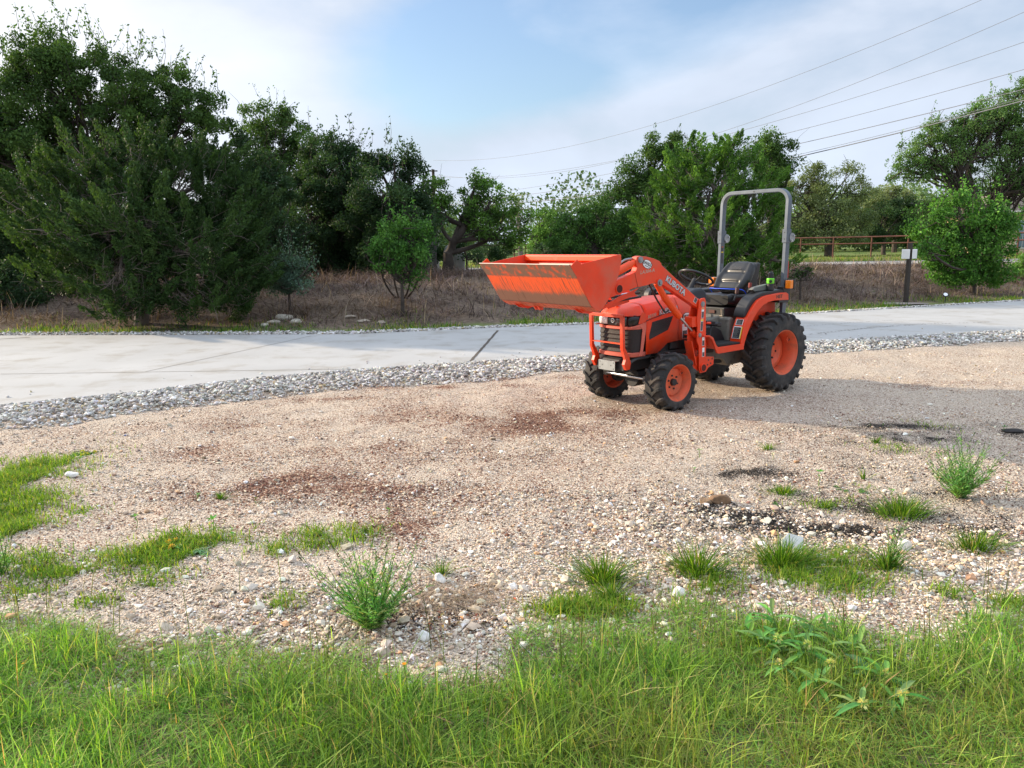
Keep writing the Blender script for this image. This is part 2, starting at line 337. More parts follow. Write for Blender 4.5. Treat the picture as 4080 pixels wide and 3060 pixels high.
# ---------------------------------------------------------------- stones
_t = (1+5**.5)/2
ICO = np.array([(-1, _t, 0), (1, _t, 0), (-1, -_t, 0), (1, -_t, 0), (0, -1, _t), (0, 1, _t), (0, -1, -_t), (0, 1, -_t), (_t, 0, -1), (_t, 0, 1), (-_t, 0, -1), (-_t, 0, 1)])/1.9
ICF = np.array([(0, 11, 5), (0, 5, 1), (0, 1, 7), (0, 7, 10), (0, 10, 11), (1, 5, 9), (5, 11, 4), (11, 10, 2), (10, 7, 6), (7, 1, 8), (3, 9, 4), (3, 4, 2), (3, 2, 6), (3, 6, 8), (3, 8, 9), (4, 9, 5), (2, 4, 11), (6, 2, 10), (8, 6, 7), (9, 8, 1)])
OCT = np.array([(1, 0, 0), (-1, 0, 0), (0, 1, 0), (0, -1, 0), (0, 0, 1), (0, 0, -1)], float)
OCF = np.array([(0, 2, 4), (2, 1, 4), (1, 3, 4), (3, 0, 4), (2, 0, 5), (1, 2, 5), (3, 1, 5), (0, 3, 5)])
def stones(name, x, y, z, size, cols, mat, ico=True, flat=.62, jit=.4):
    B, FF = (ICO, ICF) if ico else (OCT, OCF); n = len(x); nb = len(B)
    P = B[None]*(1+RNG.uniform(-jit, jit, (n, nb, 1)))*RNG.uniform(.65, 1.25, (n, 1, 3))*np.array([1, 1, flat])
    a = RNG.uniform(0, 6.28, n); tl = RNG.normal(0, .35, n)
    ca, sa = np.cos(a)[:, None], np.sin(a)[:, None]; ct, s_t = np.cos(tl)[:, None], np.sin(tl)[:, None]
    X, Y, Z = P[..., 0], P[..., 1], P[..., 2]
    Y, Z = Y*ct-Z*s_t, Y*s_t+Z*ct
    X, Y = X*ca-Y*sa, X*sa+Y*ca
    s = (size/2)[:, None]
    V = np.stack([X*s+x[:, None], Y*s+y[:, None], Z*s+z[:, None]], -1).reshape(-1, 3)
    F = (FF[None]+(np.arange(n)*nb)[:, None, None]).reshape(-1, 3)
    return mesh_np(name, V, F, mat, col=np.repeat(cols, nb, axis=0))
def palette(n, cols, wts, var=.12):
    c = np.array([lin(h) for h in cols]); k = RNG.choice(len(cols), n, p=np.array(wts)/sum(wts))
    return np.clip(c[k]*RNG.normal(1, var, (n, 1))*RNG.normal(1, .03, (n, 3)), .01, .95)
stone_m = attr_mat('stone', .9, nvar=.15, nscale=90)
rnx, rny = gpl([(0, 1714), (265, 1690), (663, 1631), (995, 1592), (1399, 1550), (2070, 1505), (2348, 1470), (3203, 1409), (4079, 1355)], -12, 30)
WHITE = (['#c9c7c2', '#b5b2ac', '#9c9993', '#dcdad5', '#b8a888', '#7d7a75'], [5, 5, 4, 2, .5, 2])
def band(n, x0, x1, lo, hi, pw=1):
    x = RNG.uniform(x0, x1, n); t = RNG.uniform(0, 1, n)
    return x, lo(x)+(hi(x)-lo(x))*t, t
x, y, t_ = band(24000, -6.5, 14, lambda x: np.interp(x, rnx, rny)-.05+.09*noise(x, x*0, 2.5), lambda x: ynear(x)-.02)
sz = RNG.uniform(.024, .058, len(x))*(1-.25*(t_ < .15))
z = H(x, y)+.008+RNG.uniform(0, .045, len(x))*np.minimum(1, t_*5)*np.minimum(1, (1-t_)*5+.2)
tag(stones('border_rocks', x, y, z, sz, palette(len(x), *WHITE), stone_m), 'band of loose white limestone rocks along the near edge of the driveway', 'rocks', kind='stuff')
x, y, t_ = band(8000, -14, 22, yfar, lambda x: yfar(x)+np.interp(x, [-14, -3, 2, 8, 22], [.5, .42, .2, .1, .08])+.08*noise(x, x*0, 2))
z = H(x, y)+.008+RNG.uniform(0, .03, len(x))
tag(stones('border_rocks', x, y+.03, z, RNG.uniform(.03, .07, len(x)), palette(len(x), *WHITE), stone_m), 'thin band of white rocks along the far edge of the driveway below the brown bank', 'rocks', kind='stuff')

x = RNG.uniform(-7, 9, 90); y = ynear(x)+np.abs(RNG.normal(0, .35, 90))+.02; s = RNG.uniform(.012, .04, 90)
tag(stones('slab_pebbles', x, y, np.full(90, .022)+s*.2, s, palette(90, *WHITE), stone_m), 'few loose white pebbles kicked onto the concrete driveway', 'pebbles', kind='stuff')
def scatter(n, ymin, ymax, pw, keep):
    """points over the visible wedge, denser towards the camera"""
    a, b_ = ymin**(1-pw), ymax**(1-pw); y = (a+(b_-a)*RNG.uniform(0, 1, n))**(1/(1-pw))
    x = RNG.uniform(-.86, .86, n)*y
    k = keep(x, y); return x[k], y[k]
inpad = lambda x, y: (y < np.interp(x, rnx, rny)+.1) & (y > grass_edge(x)-.35+.15*noise(x, y, 3.))
def patch(x, y, s, lo, hi, ph=0.): return sst((noise(x+ph, y-ph, s)-lo)/(hi-lo))
# sandy streaks with fewer pebbles, pebble drifts elsewhere
def coarse(x, y):
    d = .16+.75*patch(x*.6, y*1.5, 1.7, -.15, .5, 3.)*patch(x, y, 4.5, -.5, .3, 1.)
    for px, py, rx, ry in ((1850, 1600, 1.1, .25), (2350, 1600, .9, .35), (1700, 2270, .3, .14), (1100, 2150, .8, .2), (1500, 1700, .8, .2), (700, 1870, .6, .2), (3300, 1600, 1.6, .6), (1150, 2320, .6, .15), (2050, 2290, .32, .12), (600, 2150, .5, .15)):
        q = PADC[(px, py)]; d = d*(1-.8*blob(x, y, q[0], q[1], rx, ry))
    for px, py, rx, ry in ((3100, 2200, 1.0, .35), (2700, 2050, .5, .3), (3500, 2270, .8, .3), (2500, 2250, .6, .3), (1550, 2400, .35, .15), (1300, 2450, .5, .2), (2150, 2460, .4, .2)):
        q = PADC[(px, py)]; d = d+1.6*blob(x, y, q[0], q[1], rx, ry)
    return d
PADC = {}
for px, py in ((1850, 1600), (2350, 1600), (1700, 2270), (1100, 2150), (1500, 1700), (700, 1870), (3300, 1600), (1150, 2320), (2050, 2290), (600, 2150), (3100, 2200), (2700, 2050), (3500, 2270), (2500, 2250), (1550, 2400), (1300, 2450), (2150, 2460)): PADC[(px, py)] = atv(px, py)
TAN = (['#c3b69f', '#d4cab8', '#aa9a82', '#968874', '#e6e0d4', '#746a5c', '#bd9f7c', '#8f837c'], [5, 4, 4, 2.5, 2.5, 1.2, 1., 1.])
RED = (['#6c4a3c', '#80594a', '#583c32', '#987464', '#82685a'], [4, 4, 2, 2, 1.5])
def gravel(name, n, ymin, ymax, pw, s0, s1, ico, label, skew=2.0, redk=1.):
    x, y = scatter(n, ymin, ymax, pw, inpad)
    k = RNG.uniform(0, 1.6, len(x)) < coarse(x, y)+redness(x, y)*.5; x = x[k]; y = y[k]; n = len(x)
    r = redness(x, y)*redk; red = RNG.uniform(0, 1, n) < r*.85
    c = np.clip(palette(n, *TAN, var=.2)*np.array([1.17, 1.11, 1.12]), 0, .85); c[red] = palette(int(red.sum()), *RED)
    dk = RNG.uniform(0, 1, n) < darkness(x, y)*.85; c[dk] = palette(int(dk.sum()), ['#2b2724', '#3b3530', '#565049'], [3, 2, 1])
    s = s0+(s1-s0)*RNG.uniform(0, 1, n)**skew; s[red] = np.minimum(s[red], .024); s[dk] = np.minimum(s[dk], .018)
    tag(stones(name, x, y, H(x, y)+s*.24, s, c, stone_m, ico), label, 'gravel', kind='stuff')
gravel('fine_gravel', 370000, 2.4, 12, 1.35, .006, .016, False, 'fine tan and brick red gravel spread over the parking pad', 1.2)
gravel('gravel', 40000, 2.4, 11, 1.1, .012, .034, True, 'coarse pale and reddish crushed stones scattered over the gravel pad', 3.4, .8)
x, y = scatter(1900, 2.4, 8, 1.2, inpad)
q = [PADC[k] for k in ((3100, 2200), (2700, 2050), (3500, 2270), (2500, 2250), (1550, 2400), (1300, 2450))]
k = RNG.uniform(0, 1, len(x)) < .06+sum(blob(x, y, a[0], a[1], .8, .4) for a in q); x = x[k]; y = y[k]; s = .028+.035*RNG.uniform(0, 1, len(x))**2.5
tag(stones('loose_stones', x, y, H(x, y)+s*.15, s, palette(len(x), ['#e6dfd2', '#d2c8b8', '#b5a792', '#c59a74'], [1.5, 4, 4, .5]), stone_m), 'larger white and tan stones strewn on the gravel near the grass', 'stones', kind='stuff')

def rock(name, px, py, wpx, hgt, colh, label, sub=3, parent=None, seed=0, flat=1, group=None):
    p = at(px, py); wm = wpx/FPX*math.hypot(p[1], CAM_H)
    bm = bmesh.new(); bmesh.ops.create_icosphere(bm, subdivisions=sub, radius=1); rr = random.Random(seed)
    pl = [(Vector((rr.gauss(0, 1), rr.gauss(0, 1), rr.gauss(0, 1))).normalized(), rr.uniform(.55, .9)) for _ in range(9)]
    for v in bm.verts:
        for nn, dd in pl:
            q = v.co.dot(nn)
            if q > dd: v.co -= nn*(q-dd)
        v.co *= 1+rr.uniform(-.02, .02); v.co.z *= 1
    for v in bm.verts: v.co.x *= wm/1.6; v.co.y *= wm/2.1; v.co.z *= hgt/1.5
    me = bpy.data.meshes.new(name); bm.to_mesh(me); bm.free()
    c = lin(colh); me.materials.append(mat(name+'_stone', c, .9, var=.25, vscale=30, bump=.6, bscale=60))
    o = bpy.data.objects.new(name, me); COL.objects.link(o); o.location = (p[0], p[1], p[2]+hgt*.3)
    tag(o, label, 'rock', group); return o
rock('rock', 2868, 2005, 72, .06, '#7a6048', 'larger tan brown rock on the dark grit, right one of a touching pair', seed=3)
rock('rock', 2812, 2005, 50, .035, '#80684f', 'small brown rock touching the left side of the larger brown rock', seed=5)
rock('rock', 288, 1902, 45, .05, '#dcd9d2', 'white flat rock beside the green grass patch at far left of the pad', seed=8)
rock('rock', 3598, 2188, 55, .055, '#e6e1d6', 'pale cream rock, the biggest white stone between the two right grass tufts', seed=9)
rock('rock', 1752, 2326, 42, .05, '#e9e6df', 'white angular rock right of the large feathery weed', seed=12)
rock('rock', 1690, 2552, 40, .045, '#e4e2dc', 'flat white rock at the grass edge below the bare soil hollow', seed=14)
rock('rock', 2705, 2380, 44, .05, '#ece9e2', 'white rock half hidden in grass left of the milkweed clump', seed=17)
rock('rock', 3620, 1965, 26, .04, '#cfc4b4', 'lone beige rock left of the bushy feathery weed at right', seed=19)
# asphalt crumb and a broken slab shard
rock('asphalt_chunk', 4030, 1722, 74, .03, '#1f1c1a', 'black lump of broken asphalt on the pad at the right edge', seed=21)
def shard():
    p = at(3160, 2215); bm = bmesh.new()
    pts = [(-.05, -.0), (.045, .0), (.06, .13), (-.02, .15), (-.055, .10)]
    f = bm.faces.new([bm.verts.new((a, 0, c)) for a, c in pts]); r = bmesh.ops.extrude_face_region(bm, geom=[f])
    for v in [e for e in r['geom'] if isinstance(e, bmesh.types.BMVert)]: v.co.y += .02
    bmesh.ops.recalc_face_normals(bm, faces=bm.faces)
    me = bpy.data.meshes.new('slab_shard'); bm.to_mesh(me); bm.free(); me.materials.append(mat('grey_slab', lin('#aeb4b4'), .7, var=.1, vscale=20, bump=.2))
    o = bpy.data.objects.new('slab_shard', me); COL.objects.link(o); o.location = (p[0], p[1], p[2]-.02); o.rotation_euler = (R(-50), 0, R(-15))
    m = o.modifiers.new('b', 'BEVEL'); m.width = .004
    tag(o, 'pale grey flat slab piece leaning in the grass right of centre', 'slab piece')
shard()

# ---------------------------------------------------------------- grass blades
def blades(name, x, y, z, h, lean, wd, cols, m, parent=None, seg=3, curl=.5, ang=None, tipcol=None):
    """each blade: a tapering strip bending over; cols (n,3)"""
    n = len(x); a = RNG.uniform(0, 6.283, n) if ang is None else ang; f = a+RNG.uniform(-.9, .9, n)+1.57
    t = np.linspace(0, 1, seg+1)[None, :]
    out_ = (lean*h)[:, None]*(t**(1+curl)); up = h[:, None]*(t-.28*np.minimum(lean, 1.4)[:, None]*t*t)
    cx = x[:, None]+np.cos(a)[:, None]*out_; cy = y[:, None]+np.sin(a)[:, None]*out_; cz = z[:, None]+up
    ww = wd[:, None]*np.array([1., .95, .7, .12])[None, :] if seg == 3 else wd[:, None]*(1-.88*t)
    ox = np.cos(f)[:, None]*ww/2; oy = np.sin(f)[:, None]*ww/2
    A = np.stack([cx-ox, cy-oy, cz], -1); B = np.stack([cx+ox, cy+oy, cz], -1)
    V = np.stack([A, B], 2).reshape(-1, 3); k = np.arange(seg)*2
    q = np.stack([k, k+1, k+3, k+2], -1)[None]+(np.arange(n)*2*(seg+1))[:, None, None]
    c = np.repeat(cols, 2*(seg+1), axis=0)
    return mesh_np(name, V, q.reshape(-1, 4), m, parent=parent, col=c)
grass_m = attr_mat('grass_blade', .65, trans=.4, spec=.15)
dry_m = attr_mat('dry_stalk', .85, trans=.15)
GRN = ['#5f8a2c', '#79a239', '#4a7426', '#8fb045', '#a5b455', '#3c6122', '#b9ae68', '#a58a56']
def gcol(n, w=(5, 5, 4, 3, 1.5, 3, .8, .5)): return palette(n, GRN, w, .16)*np.array([.78, .80, .72])
# the lawn in front: thick tufts that thin out at the edge
n = 400000
x = RNG.uniform(-5.2, 5.2, n); y = RNG.uniform(.55, 3.6, n); e = grass_edge(x)+.10*noise(x, y, 5.)+.05
thin = noise(x, y, 3.1)
e = e+.09*noise(x, y, 11.)+.12*noise(x, y, 3.7); k = (y < e) & (np.abs(x) < .75*y+2.6) & (RNG.uniform(0, 1, n) < np.clip((e-y)/.30, .07, 1)*np.clip(.95+1.1*thin+.5*noise(x, y, 9.), .22, 1)); x = x[k]; y = y[k]; thin = thin[k]; e = e[k]
h = np.clip(RNG.gamma(3.2, .024, len(x))*(.92+.5*noise(x, y, 2.6)+.25*noise(x, y, 8.)), .025, .26)*np.clip((e-y)/.45+.40, .40, 1)
dryz = np.clip(blob(x, y, 1.0, 2.25, .9, .35)*1.2+blob(x, y, -.9, 2.9, .3, .1)+.35*noise(x, y, 2.9), 0, 1)[:, None]
blades('grass', x, y, H(x, y)-.005, h, np.abs(RNG.normal(.7, .55, len(x))), RNG.uniform(.0020, .0048, len(x))*np.where(RNG.uniform(0, 1, len(x)) < .06, 1.7, 1), (gcol(len(x))*1.45*np.array([1.05, 1, 1.5])*(1-.45*dryz)+palette(len(x), ['#9a8a52', '#8a7048', '#7a6a3c', '#b09a62', '#7d8a3c'], [2, 2, 2, 1, 3], .2)*.45*dryz)*(1+.2*noise(x, y, 1.7)+.22*noise(x, y, 7.))[:, None], grass_m)
tag(bpy.data.objects['grass'], 'thick green wild grass in front with scattered dry stalks', 'grass', kind='stuff')
# low thatch between the blades
n = 140000; x = RNG.uniform(-5, 5, n); y = RNG.uniform(.6, 3.5, n); e = grass_edge(x)+.1*noise(x, y, 5.); k = (y < e+.05) & (np.abs(x) < .75*y+2.6); x = x[k]; y = y[k]
blades('thatch', x, y, H(x, y), RNG.uniform(.02, .07, len(x)), RNG.uniform(.8, 3.2, len(x)), RNG.uniform(.002, .004, len(x)), palette(len(x), ['#7d6a48', '#9c8a62', '#5b8b34', '#7fa346', '#4f5634'], [1.2, .8, 4, 4, 1.2])*1.15, dry_m)
tag(bpy.data.objects['thatch'], 'low tangle of dry and green stems under the front grass', 'thatch', kind='stuff')
# seed stalks standing above the lawn
n = 260; x = RNG.uniform(-2.4, 2.4, n); y = grass_edge(x)+RNG.normal(-.25, .3, n); k = y > 1.2; x = x[k]; y = y[k]
blades('seed_stalks', x, y, H(x, y), RNG.uniform(.16, .34, len(x)), RNG.uniform(.05, .5, len(x)), RNG.uniform(.0028, .0042, len(x)), palette(len(x), ['#6f7d3e', '#8d8a4e', '#4f5a2c'], [2, 1, 2]), dry_m)
tag(bpy.data.objects['seed_stalks'], 'thin tall seed stalks rising out of the front grass', 'grass stalks', kind='stuff')
# low spreading grass growing out of the gravel: patches nobody could count blade by blade
PX = []
def add_patch(px, py, wx, wy, n, hh=.045, dens=1.):
    c = at(px, py); w_ = wx/FPX*math.hypot(c[1], CAM_H); hp = abs(at(px, py-wy/2)[1]-at(px, py+wy/2)[1])
    xx = c[0]+RNG.normal(0, .42, n)*w_; yy = c[1]+RNG.normal(0, .42, n)*hp
    k = noise(xx+px, yy+py, 6.) > -.25+.5*(RNG.uniform(0, 1, n)-.5); PX.append((xx[k], yy[k], RNG.uniform(.5, 1.4, k.sum())*hh))
for a in ((0, 1930, 300, 150, 8500, .045), (-60, 2040, 330, 110, 6000, .045), (150, 1860, 160, 40, 1200, .04), (40, 2110, 200, 50, 2500, .045), (690, 2195, 280, 100, 3600, .04), (560, 2230, 260, 50, 1000, .03), (830, 2165, 220, 40, 700, .03), (230, 2290, 260, 40, 1300, .03), (60, 2240, 220, 70, 1500, .035), (340, 2040, 100, 30, 300, .03), (120, 2360, 220, 50, 500, .03),
          (350, 2400, 160, 40, 300, .03), (570, 2310, 200, 50, 500, .03), (1330, 2140, 190, 50, 1300, .05), (1270, 2170, 90, 40, 300, .04), (1120, 2190, 80, 30, 250, .04), (1130, 2420, 90, 50, 220, .05), (3260, 2270, 300, 90, 1900, .045), (3340, 2330, 240, 70, 900, .05), (3150, 2300, 120, 60, 500, .05), (2800, 2330, 200, 60, 700, .05), (2330, 2440, 260, 60, 1500, .06), (2430, 2390, 90, 40, 250, .05), (3780, 2370, 100, 40, 160, .05), (4040, 2420, 120, 40, 300, .05), (3400, 2200, 140, 30, 200, .03),
          (3560, 1790, 160, 40, 240, .03), (3400, 1950, 120, 30, 150, .03), (3700, 1700, 160, 30, 180, .03), (3300, 2010, 220, 40, 300, .03)): add_patch(*a)
x = np.concatenate([p[0] for p in PX]); y = np.concatenate([p[1] for p in PX]); h = np.concatenate([p[2] for p in PX])
blades('grass_patches', x, y, H(x, y), h, np.abs(RNG.normal(.7, .6, len(x))), RNG.uniform(.0028, .006, len(x)), gcol(len(x), (4, 5, 2, 5, 3, 1, 1, .5)), grass_m)
tag(bpy.data.objects['grass_patches'], 'patches of short bright grass creeping over the gravel', 'grass', kind='stuff')

# ---------------------------------------------------------------- single tufts, weeds and seedlings
leaf_m = attr_mat('weed_leaf', .5, trans=.35)
def tuft(px, py, n, hh, spread, label, cols=(4, 4, 5, 2, 1, 3, .5, .4), stalks=0):
    c = at(px, py)
    x = RNG.normal(0, spread*.45, n); y = RNG.normal(0, spread*.3, n); a = np.arctan2(y, x)+RNG.normal(0, .5, n)
    o = blades('grass_tuft', x, y, np.zeros(n)-.004, RNG.uniform(.45, 1.1, n)*hh, np.clip(np.hypot(x, y)/spread*1.3+RNG.normal(.1, .2, n), 0, 2), RNG.uniform(.003, .0055, n), gcol(n, cols), grass_m, ang=a)
    o.location = c; tag(o, label, 'grass tuft', 'grass tufts on the gravel'); return o
tuft(3590, 2055, 420, .13, .14, 'dark green grass tuft right of the black grit ring')
tuft(3890, 2190, 360, .11, .13, 'low grass tuft on white stones near the right edge')
tuft(3120, 1968, 260, .055, .10, 'small flat grass tuft on dark grit right of the brown rocks')
tuft(3280, 2022, 120, .05, .05, 'tiny grass tuft left of the dark green tuft')
tuft(2400, 2330, 420, .17, .09, 'tall green grass clump at the lawn edge in the centre', stalks=1)
tuft(2780, 2290, 340, .17, .11, 'tall thin grass clump at the lawn edge left of the slab piece')
tuft(3110, 2260, 420, .16, .13, 'wide grass clump in front of the grey slab piece')
tuft(2440, 2390, 100, .12, .03, 'narrow upright grass sprig right of the central clump')
tuft(3540, 2270, 180, .16, .06, 'thin tall grass sprig on stones right of the milkweed')
tuft(1760, 2290, 60, .10, .04, 'few thin grass blades behind the white angular rock')
tuft(3440, 1910, 26, .10, .03, 'wispy sparse grass sprig left of the bushy right weed')
tuft(3490, 1765, 60, .08, .03, 'small upright sprig at the dark stain behind')
tuft(3060, 1790, 70, .07, .04, 'small weedy sprig above the black stain')
tuft(880, 1990, 60, .07, .03, 'small sprig on the left gravel above the red stones')
tuft(610, 2340, 0+30, .05, .03, 'tiny sprig left of the lower left weeds')
def ribbon_tube(pts, rad, k=4):
    """tube along pts; returns V,F"""
    pts = [Vector(p) for p in pts]; V = []; F = []; n = len(pts)
    for i, p in enumerate(pts):
        d = (pts[min(i+1, n-1)]-pts[max(i-1, 0)]).normalized(); u = d.cross(Vector((0, 0, 1)))
        if u.length < .05: u = d.cross(Vector((1, 0, 0)))
        u.normalize(); v = d.cross(u); r = rad[i] if hasattr(rad, '__len__') else rad
        for j in range(k):
            a = 6.2832*j/k; V.append(p+(u*math.cos(a)+v*math.sin(a))*r)
    for i in range(n-1):
        for j in range(k): F.append((i*k+j, i*k+(j+1) % k, (i+1)*k+(j+1) % k, (i+1)*k+j))
    return V, F
class Bag:
    def __init__(s): s.V = []; s.F4 = []; s.F3 = []; s.C = []
    def add(s, V, F, c):
        o = len(s.V); s.V += [tuple(v) for v in V]; s.C += [c]*len(V)
        for f in F: (s.F4 if len(f) == 4 else s.F3).append(tuple(i+o for i in f))
    def leaf(s, p, d, up, ln, wd, c, fold=.15):
        p = Vector(p); d = Vector(d).normalized(); up = Vector(up); r = d.cross(up)
        if r.length < .01: r = Vector((1, 0, 0))
        r.normalize(); u = r.cross(d)
        s.add([p, p+d*ln*.45-r*wd/2+u*fold*wd, p+d*ln-u*ln*.12, p+d*ln*.45+r*wd/2+u*fold*wd, p+d*ln*.45], [(0, 4, 1), (1, 4, 2), (0, 3, 4), (4, 3, 2)], c)
    def build(s, name, m, parent=None, smooth=False):
        Fs = [np.array(f) for f in (s.F4, s.F3) if f]
        return mesh_np(name, np.array(s.V, float), Fs, m, parent, np.array(s.C, float), smooth=smooth)
def feathery(px, py, hgt, wid, nst, label, seed, heads=True, dens=1.):
    """many-stemmed weed with thread-like leaves and small dark heads"""
    rr = random.Random(seed); t = empty('feathery_weed', at(px, py)); st = Bag(); lf = Bag(); hd = Bag()
    for i in range(nst):
        a = rr.uniform(0, 6.283); sp = rr.random()**.8; L_ = hgt*rr.uniform(.55, 1.05)*(1-.25*sp); p = Vector((rr.gauss(0, .012), rr.gauss(0, .012), 0)); pts = [p.copy()]
        d = Vector((math.cos(a)*sp*wid, math.sin(a)*sp*wid, hgt)).normalized(); ns = 9
        for k in range(ns):
            p = p+d*L_/ns; d = (d+Vector((rr.gauss(0, .09), rr.gauss(0, .09), .02))).normalized(); pts.append(p.copy())
            for q in range(int(2.6*dens) if k < ns-1 else 1):
                b = rr.uniform(0, 6.283); dd = (d*.7+Vector((math.cos(b), math.sin(b), .1))*.8).normalized(); ll = hgt*rr.uniform(.07, .17)*(1.25-k/ns)
                cc = [v*rr.uniform(.7, 1.25) for v in rr.choice([lin('#6b9c50'), lin('#7dae5e'), lin('#558845'), lin('#9abf74')])]; q0 = p-d*rr.uniform(0, L_/ns)
                e = q0+dd*ll; m_ = q0+dd*ll*.5+Vector((0, 0, ll*.06)); s_ = dd.cross(Vector((rr.gauss(0, 1), rr.gauss(0, 1), 1))).normalized()*hgt*.0036
                lf.add([q0-s_, q0+s_, m_+s_, m_-s_, e], [(0, 1, 2, 3), (3, 2, 4)], cc)
                for w_ in range(2):
                    f0 = q0+dd*ll*rr.uniform(.3, .8); fd = (dd+Vector((rr.gauss(0, .6), rr.gauss(0, .6), rr.gauss(.1, .4)))).normalized()
                    lf.add([f0-s_*.8, f0+s_*.8, f0+fd*ll*.4], [(0, 1, 2)], cc)
        V, F = ribbon_tube(pts, [.0022*(1-.65*i_/len(pts)) for i_ in range(len(pts))], 3); st.add(V, F, tuple(v*.8 for v in lin('#557a3c')))
        if heads and rr.random() < .3:
            V, F = ribbon_tube([p, p+d*.02, p+d*.027], [.0018, .0032, .001], 5); HB = Bag(); HB.add([Vector(v)+d*.02 for v in V], F, lin('#4a5a34')); HB.build('flower_head', leaf_m, t)
            V, F = ribbon_tube([p-d*.01, p+d*.024], [.0012, .0010], 3); st.add(V, F, lin('#6b7d45'))
    st.build('stem', leaf_m, t); lf.build('foliage', leaf_m, t)
    tag(t, label, 'weed'); return t
feathery(1485, 2510, .48, .62, 72, 'large feathery green weed with small dark heads at the lawn edge left of centre', 3, dens=1.3)
feathery(3825, 1985, .46, .58, 66, 'bushy feathery green weed standing on the gravel at right', 5, dens=1.5)
feathery(3540, 2275, .36, .10, 9, 'slim tall feathery weed with one main stem in the right grass', 6)
feathery(5, 2290, .30, .22, 20, 'feathery weed cut by the left edge of the photo', 8)
def seedling(px, py, hgt, ll, label, seed, pairs=3, col='#5fa03a', name='seedling', drop=0.):
    rr = random.Random(seed); t = empty(name, at(px, py)); st = Bag(); lf = Bag()
    V, F = ribbon_tube([(0, 0, 0), (rr.gauss(0, .004), 0, hgt*.5), (rr.gauss(0, .006), 0, hgt)], [.003, .0025, .002], 5); st.add(V, F, lin('#7f9a55'))
    for k in range(pairs):
        z = hgt*(.35+.65*k/max(1, pairs-1)) if pairs > 1 else hgt
        for s in range(2 if k < pairs-1 else 5):
            a = rr.uniform(0, .6)+s*(3.14 if k < pairs-1 else 1.26)+k*1.57; l_ = ll*(.6 if k < pairs-1 else 1)*rr.uniform(.8, 1.15)
            d = Vector((math.cos(a), math.sin(a), rr.uniform(.15, .75)-drop)); c = tuple(v*rr.uniform(.75, 1.2) for v in lin(col))
            lf.leaf((0, 0, z), d, (0, 0, 1), l_, l_*.42, c)
    st.build('stem', leaf_m, t); lf.build('leaves', leaf_m, t); tag(t, label, 'seedling', 'seedlings on the gravel'); return t
seedling(850, 2130, .085, .045, 'broad-leaved upright seedling above the lower left grass patch', 1)
seedling(545, 2110, .075, .032, 'slender seedling left of the bigger broad-leaved one', 2)
seedling(1550, 2062, .05, .022, 'tiny pale seedling near the middle of the pad', 3)
seedling(3262, 1940, .10, .035, 'single-stemmed bright seedling right of the black stain', 4)
seedling(2788, 1825, .06, .028, 'small narrow seedling on pale gravel left of the black stain', 5)
seedling(3080, 1835, .05, .02, 'small low seedling behind the black stain', 6, pairs=4)
seedling(2765, 1885, .03, .02, 'tiny seedling below the small narrow one', 7)
seedling(3550, 1975, .035, .03, 'low broad-leaved seedling left of the bushy right weed', 8)
seedling(4010, 1960, .06, .03, 'grey green seedling by the right edge of the pad', 9, col='#5f8a55')
seedling(4000, 1720, .04, .035, 'dark leafed seedling beside the black asphalt lump', 10, col='#4a7038')
seedling(790, 1995, .035, .025, 'low branching seedling at left above the red stones', 11, pairs=4)
seedling(1020, 2010, .035, .025, 'dull green seedling beside the left red stones', 12, col='#5f7038')
seedling(660, 2090, .03, .028, 'olive seedling in the row above the lower left grass', 13, col='#82843c', pairs=4)
seedling(240, 2185, .04, .03, 'yellow green seedling alone at lower left', 14, pairs=4, col='#86a045')
seedling(930, 2160, .05, .025, 'droopy seedling right of the lower left grass patch', 15, pairs=4, drop=.3)
def rosette(px, py, n, ll, wr, hgt, label, name, cat, cols, seed, flower=None, upw=.5, spread=.1):
    """clump of long narrow arching leaves on several short stems"""
    rr = random.Random(seed); t = empty(name, at(px, py)); lf = Bag(); st = Bag(); fl = Bag()
    for s in range(n):
        a = rr.uniform(0, 6.28); r = rr.random()**.5*spread; b = Vector((math.cos(a)*r, math.sin(a)*r, 0)); tp = b*1.5+Vector((0, 0, hgt*rr.uniform(.6, 1.1)))
        V, F = ribbon_tube([b, (b+tp)/2+Vector((0, 0, .01)), tp], [.003, .0028, .002], 4); st = Bag(); st.add(V, F, lin('#6a8a50')); st.build('stem', leaf_m, t)
        for k in range(10):
            f = .15+.85*k/9; p = b+(tp-b)*f; aa = rr.uniform(0, 6.28); L_ = ll*rr.uniform(.7, 1.15); c = tuple(v*rr.uniform(.75, 1.25) for v in lin(rr.choice(cols)))
            d = Vector((math.cos(aa), math.sin(aa), upw+rr.uniform(-.2, .3))).normalized(); sd = d.cross(Vector((0, 0, 1))).normalized(); w_ = L_*wr; pts = []
            for q in range(5): u = q/4; pts.append((p+d*L_*u-Vector((0, 0, L_*.45*u*u)), w_*math.sin(math.pi*(.12+.88*u))**.8*.5 if q < 4 else .0004))
            V = []
            for (c_, hw) in pts: V += [c_-sd*hw, c_+Vector((0, 0, -hw*.25)), c_+sd*hw]
            F = []
            for q in range(4): F += [(3*q, 3*q+1, 3*q+4, 3*q+3), (3*q+1, 3*q+2, 3*q+5, 3*q+4)]
            lf.add(V, F, c)
        if flower and rr.random() < flower[1]:
            fl = Bag()
            for k in range(26):
                q = Vector((rr.gauss(0, 1), rr.gauss(0, 1), rr.gauss(.3, 1))).normalized(); c = tuple(v*rr.uniform(.8, 1.15) for v in lin(flower[0]))
                fl.leaf(tp+q*.006, q, (0, 1, .3), .017, .008, c)
            fl.build('flower', leaf_m, t)
    lf.build('leaves', leaf_m, t)
    tag(t, label, cat); return t
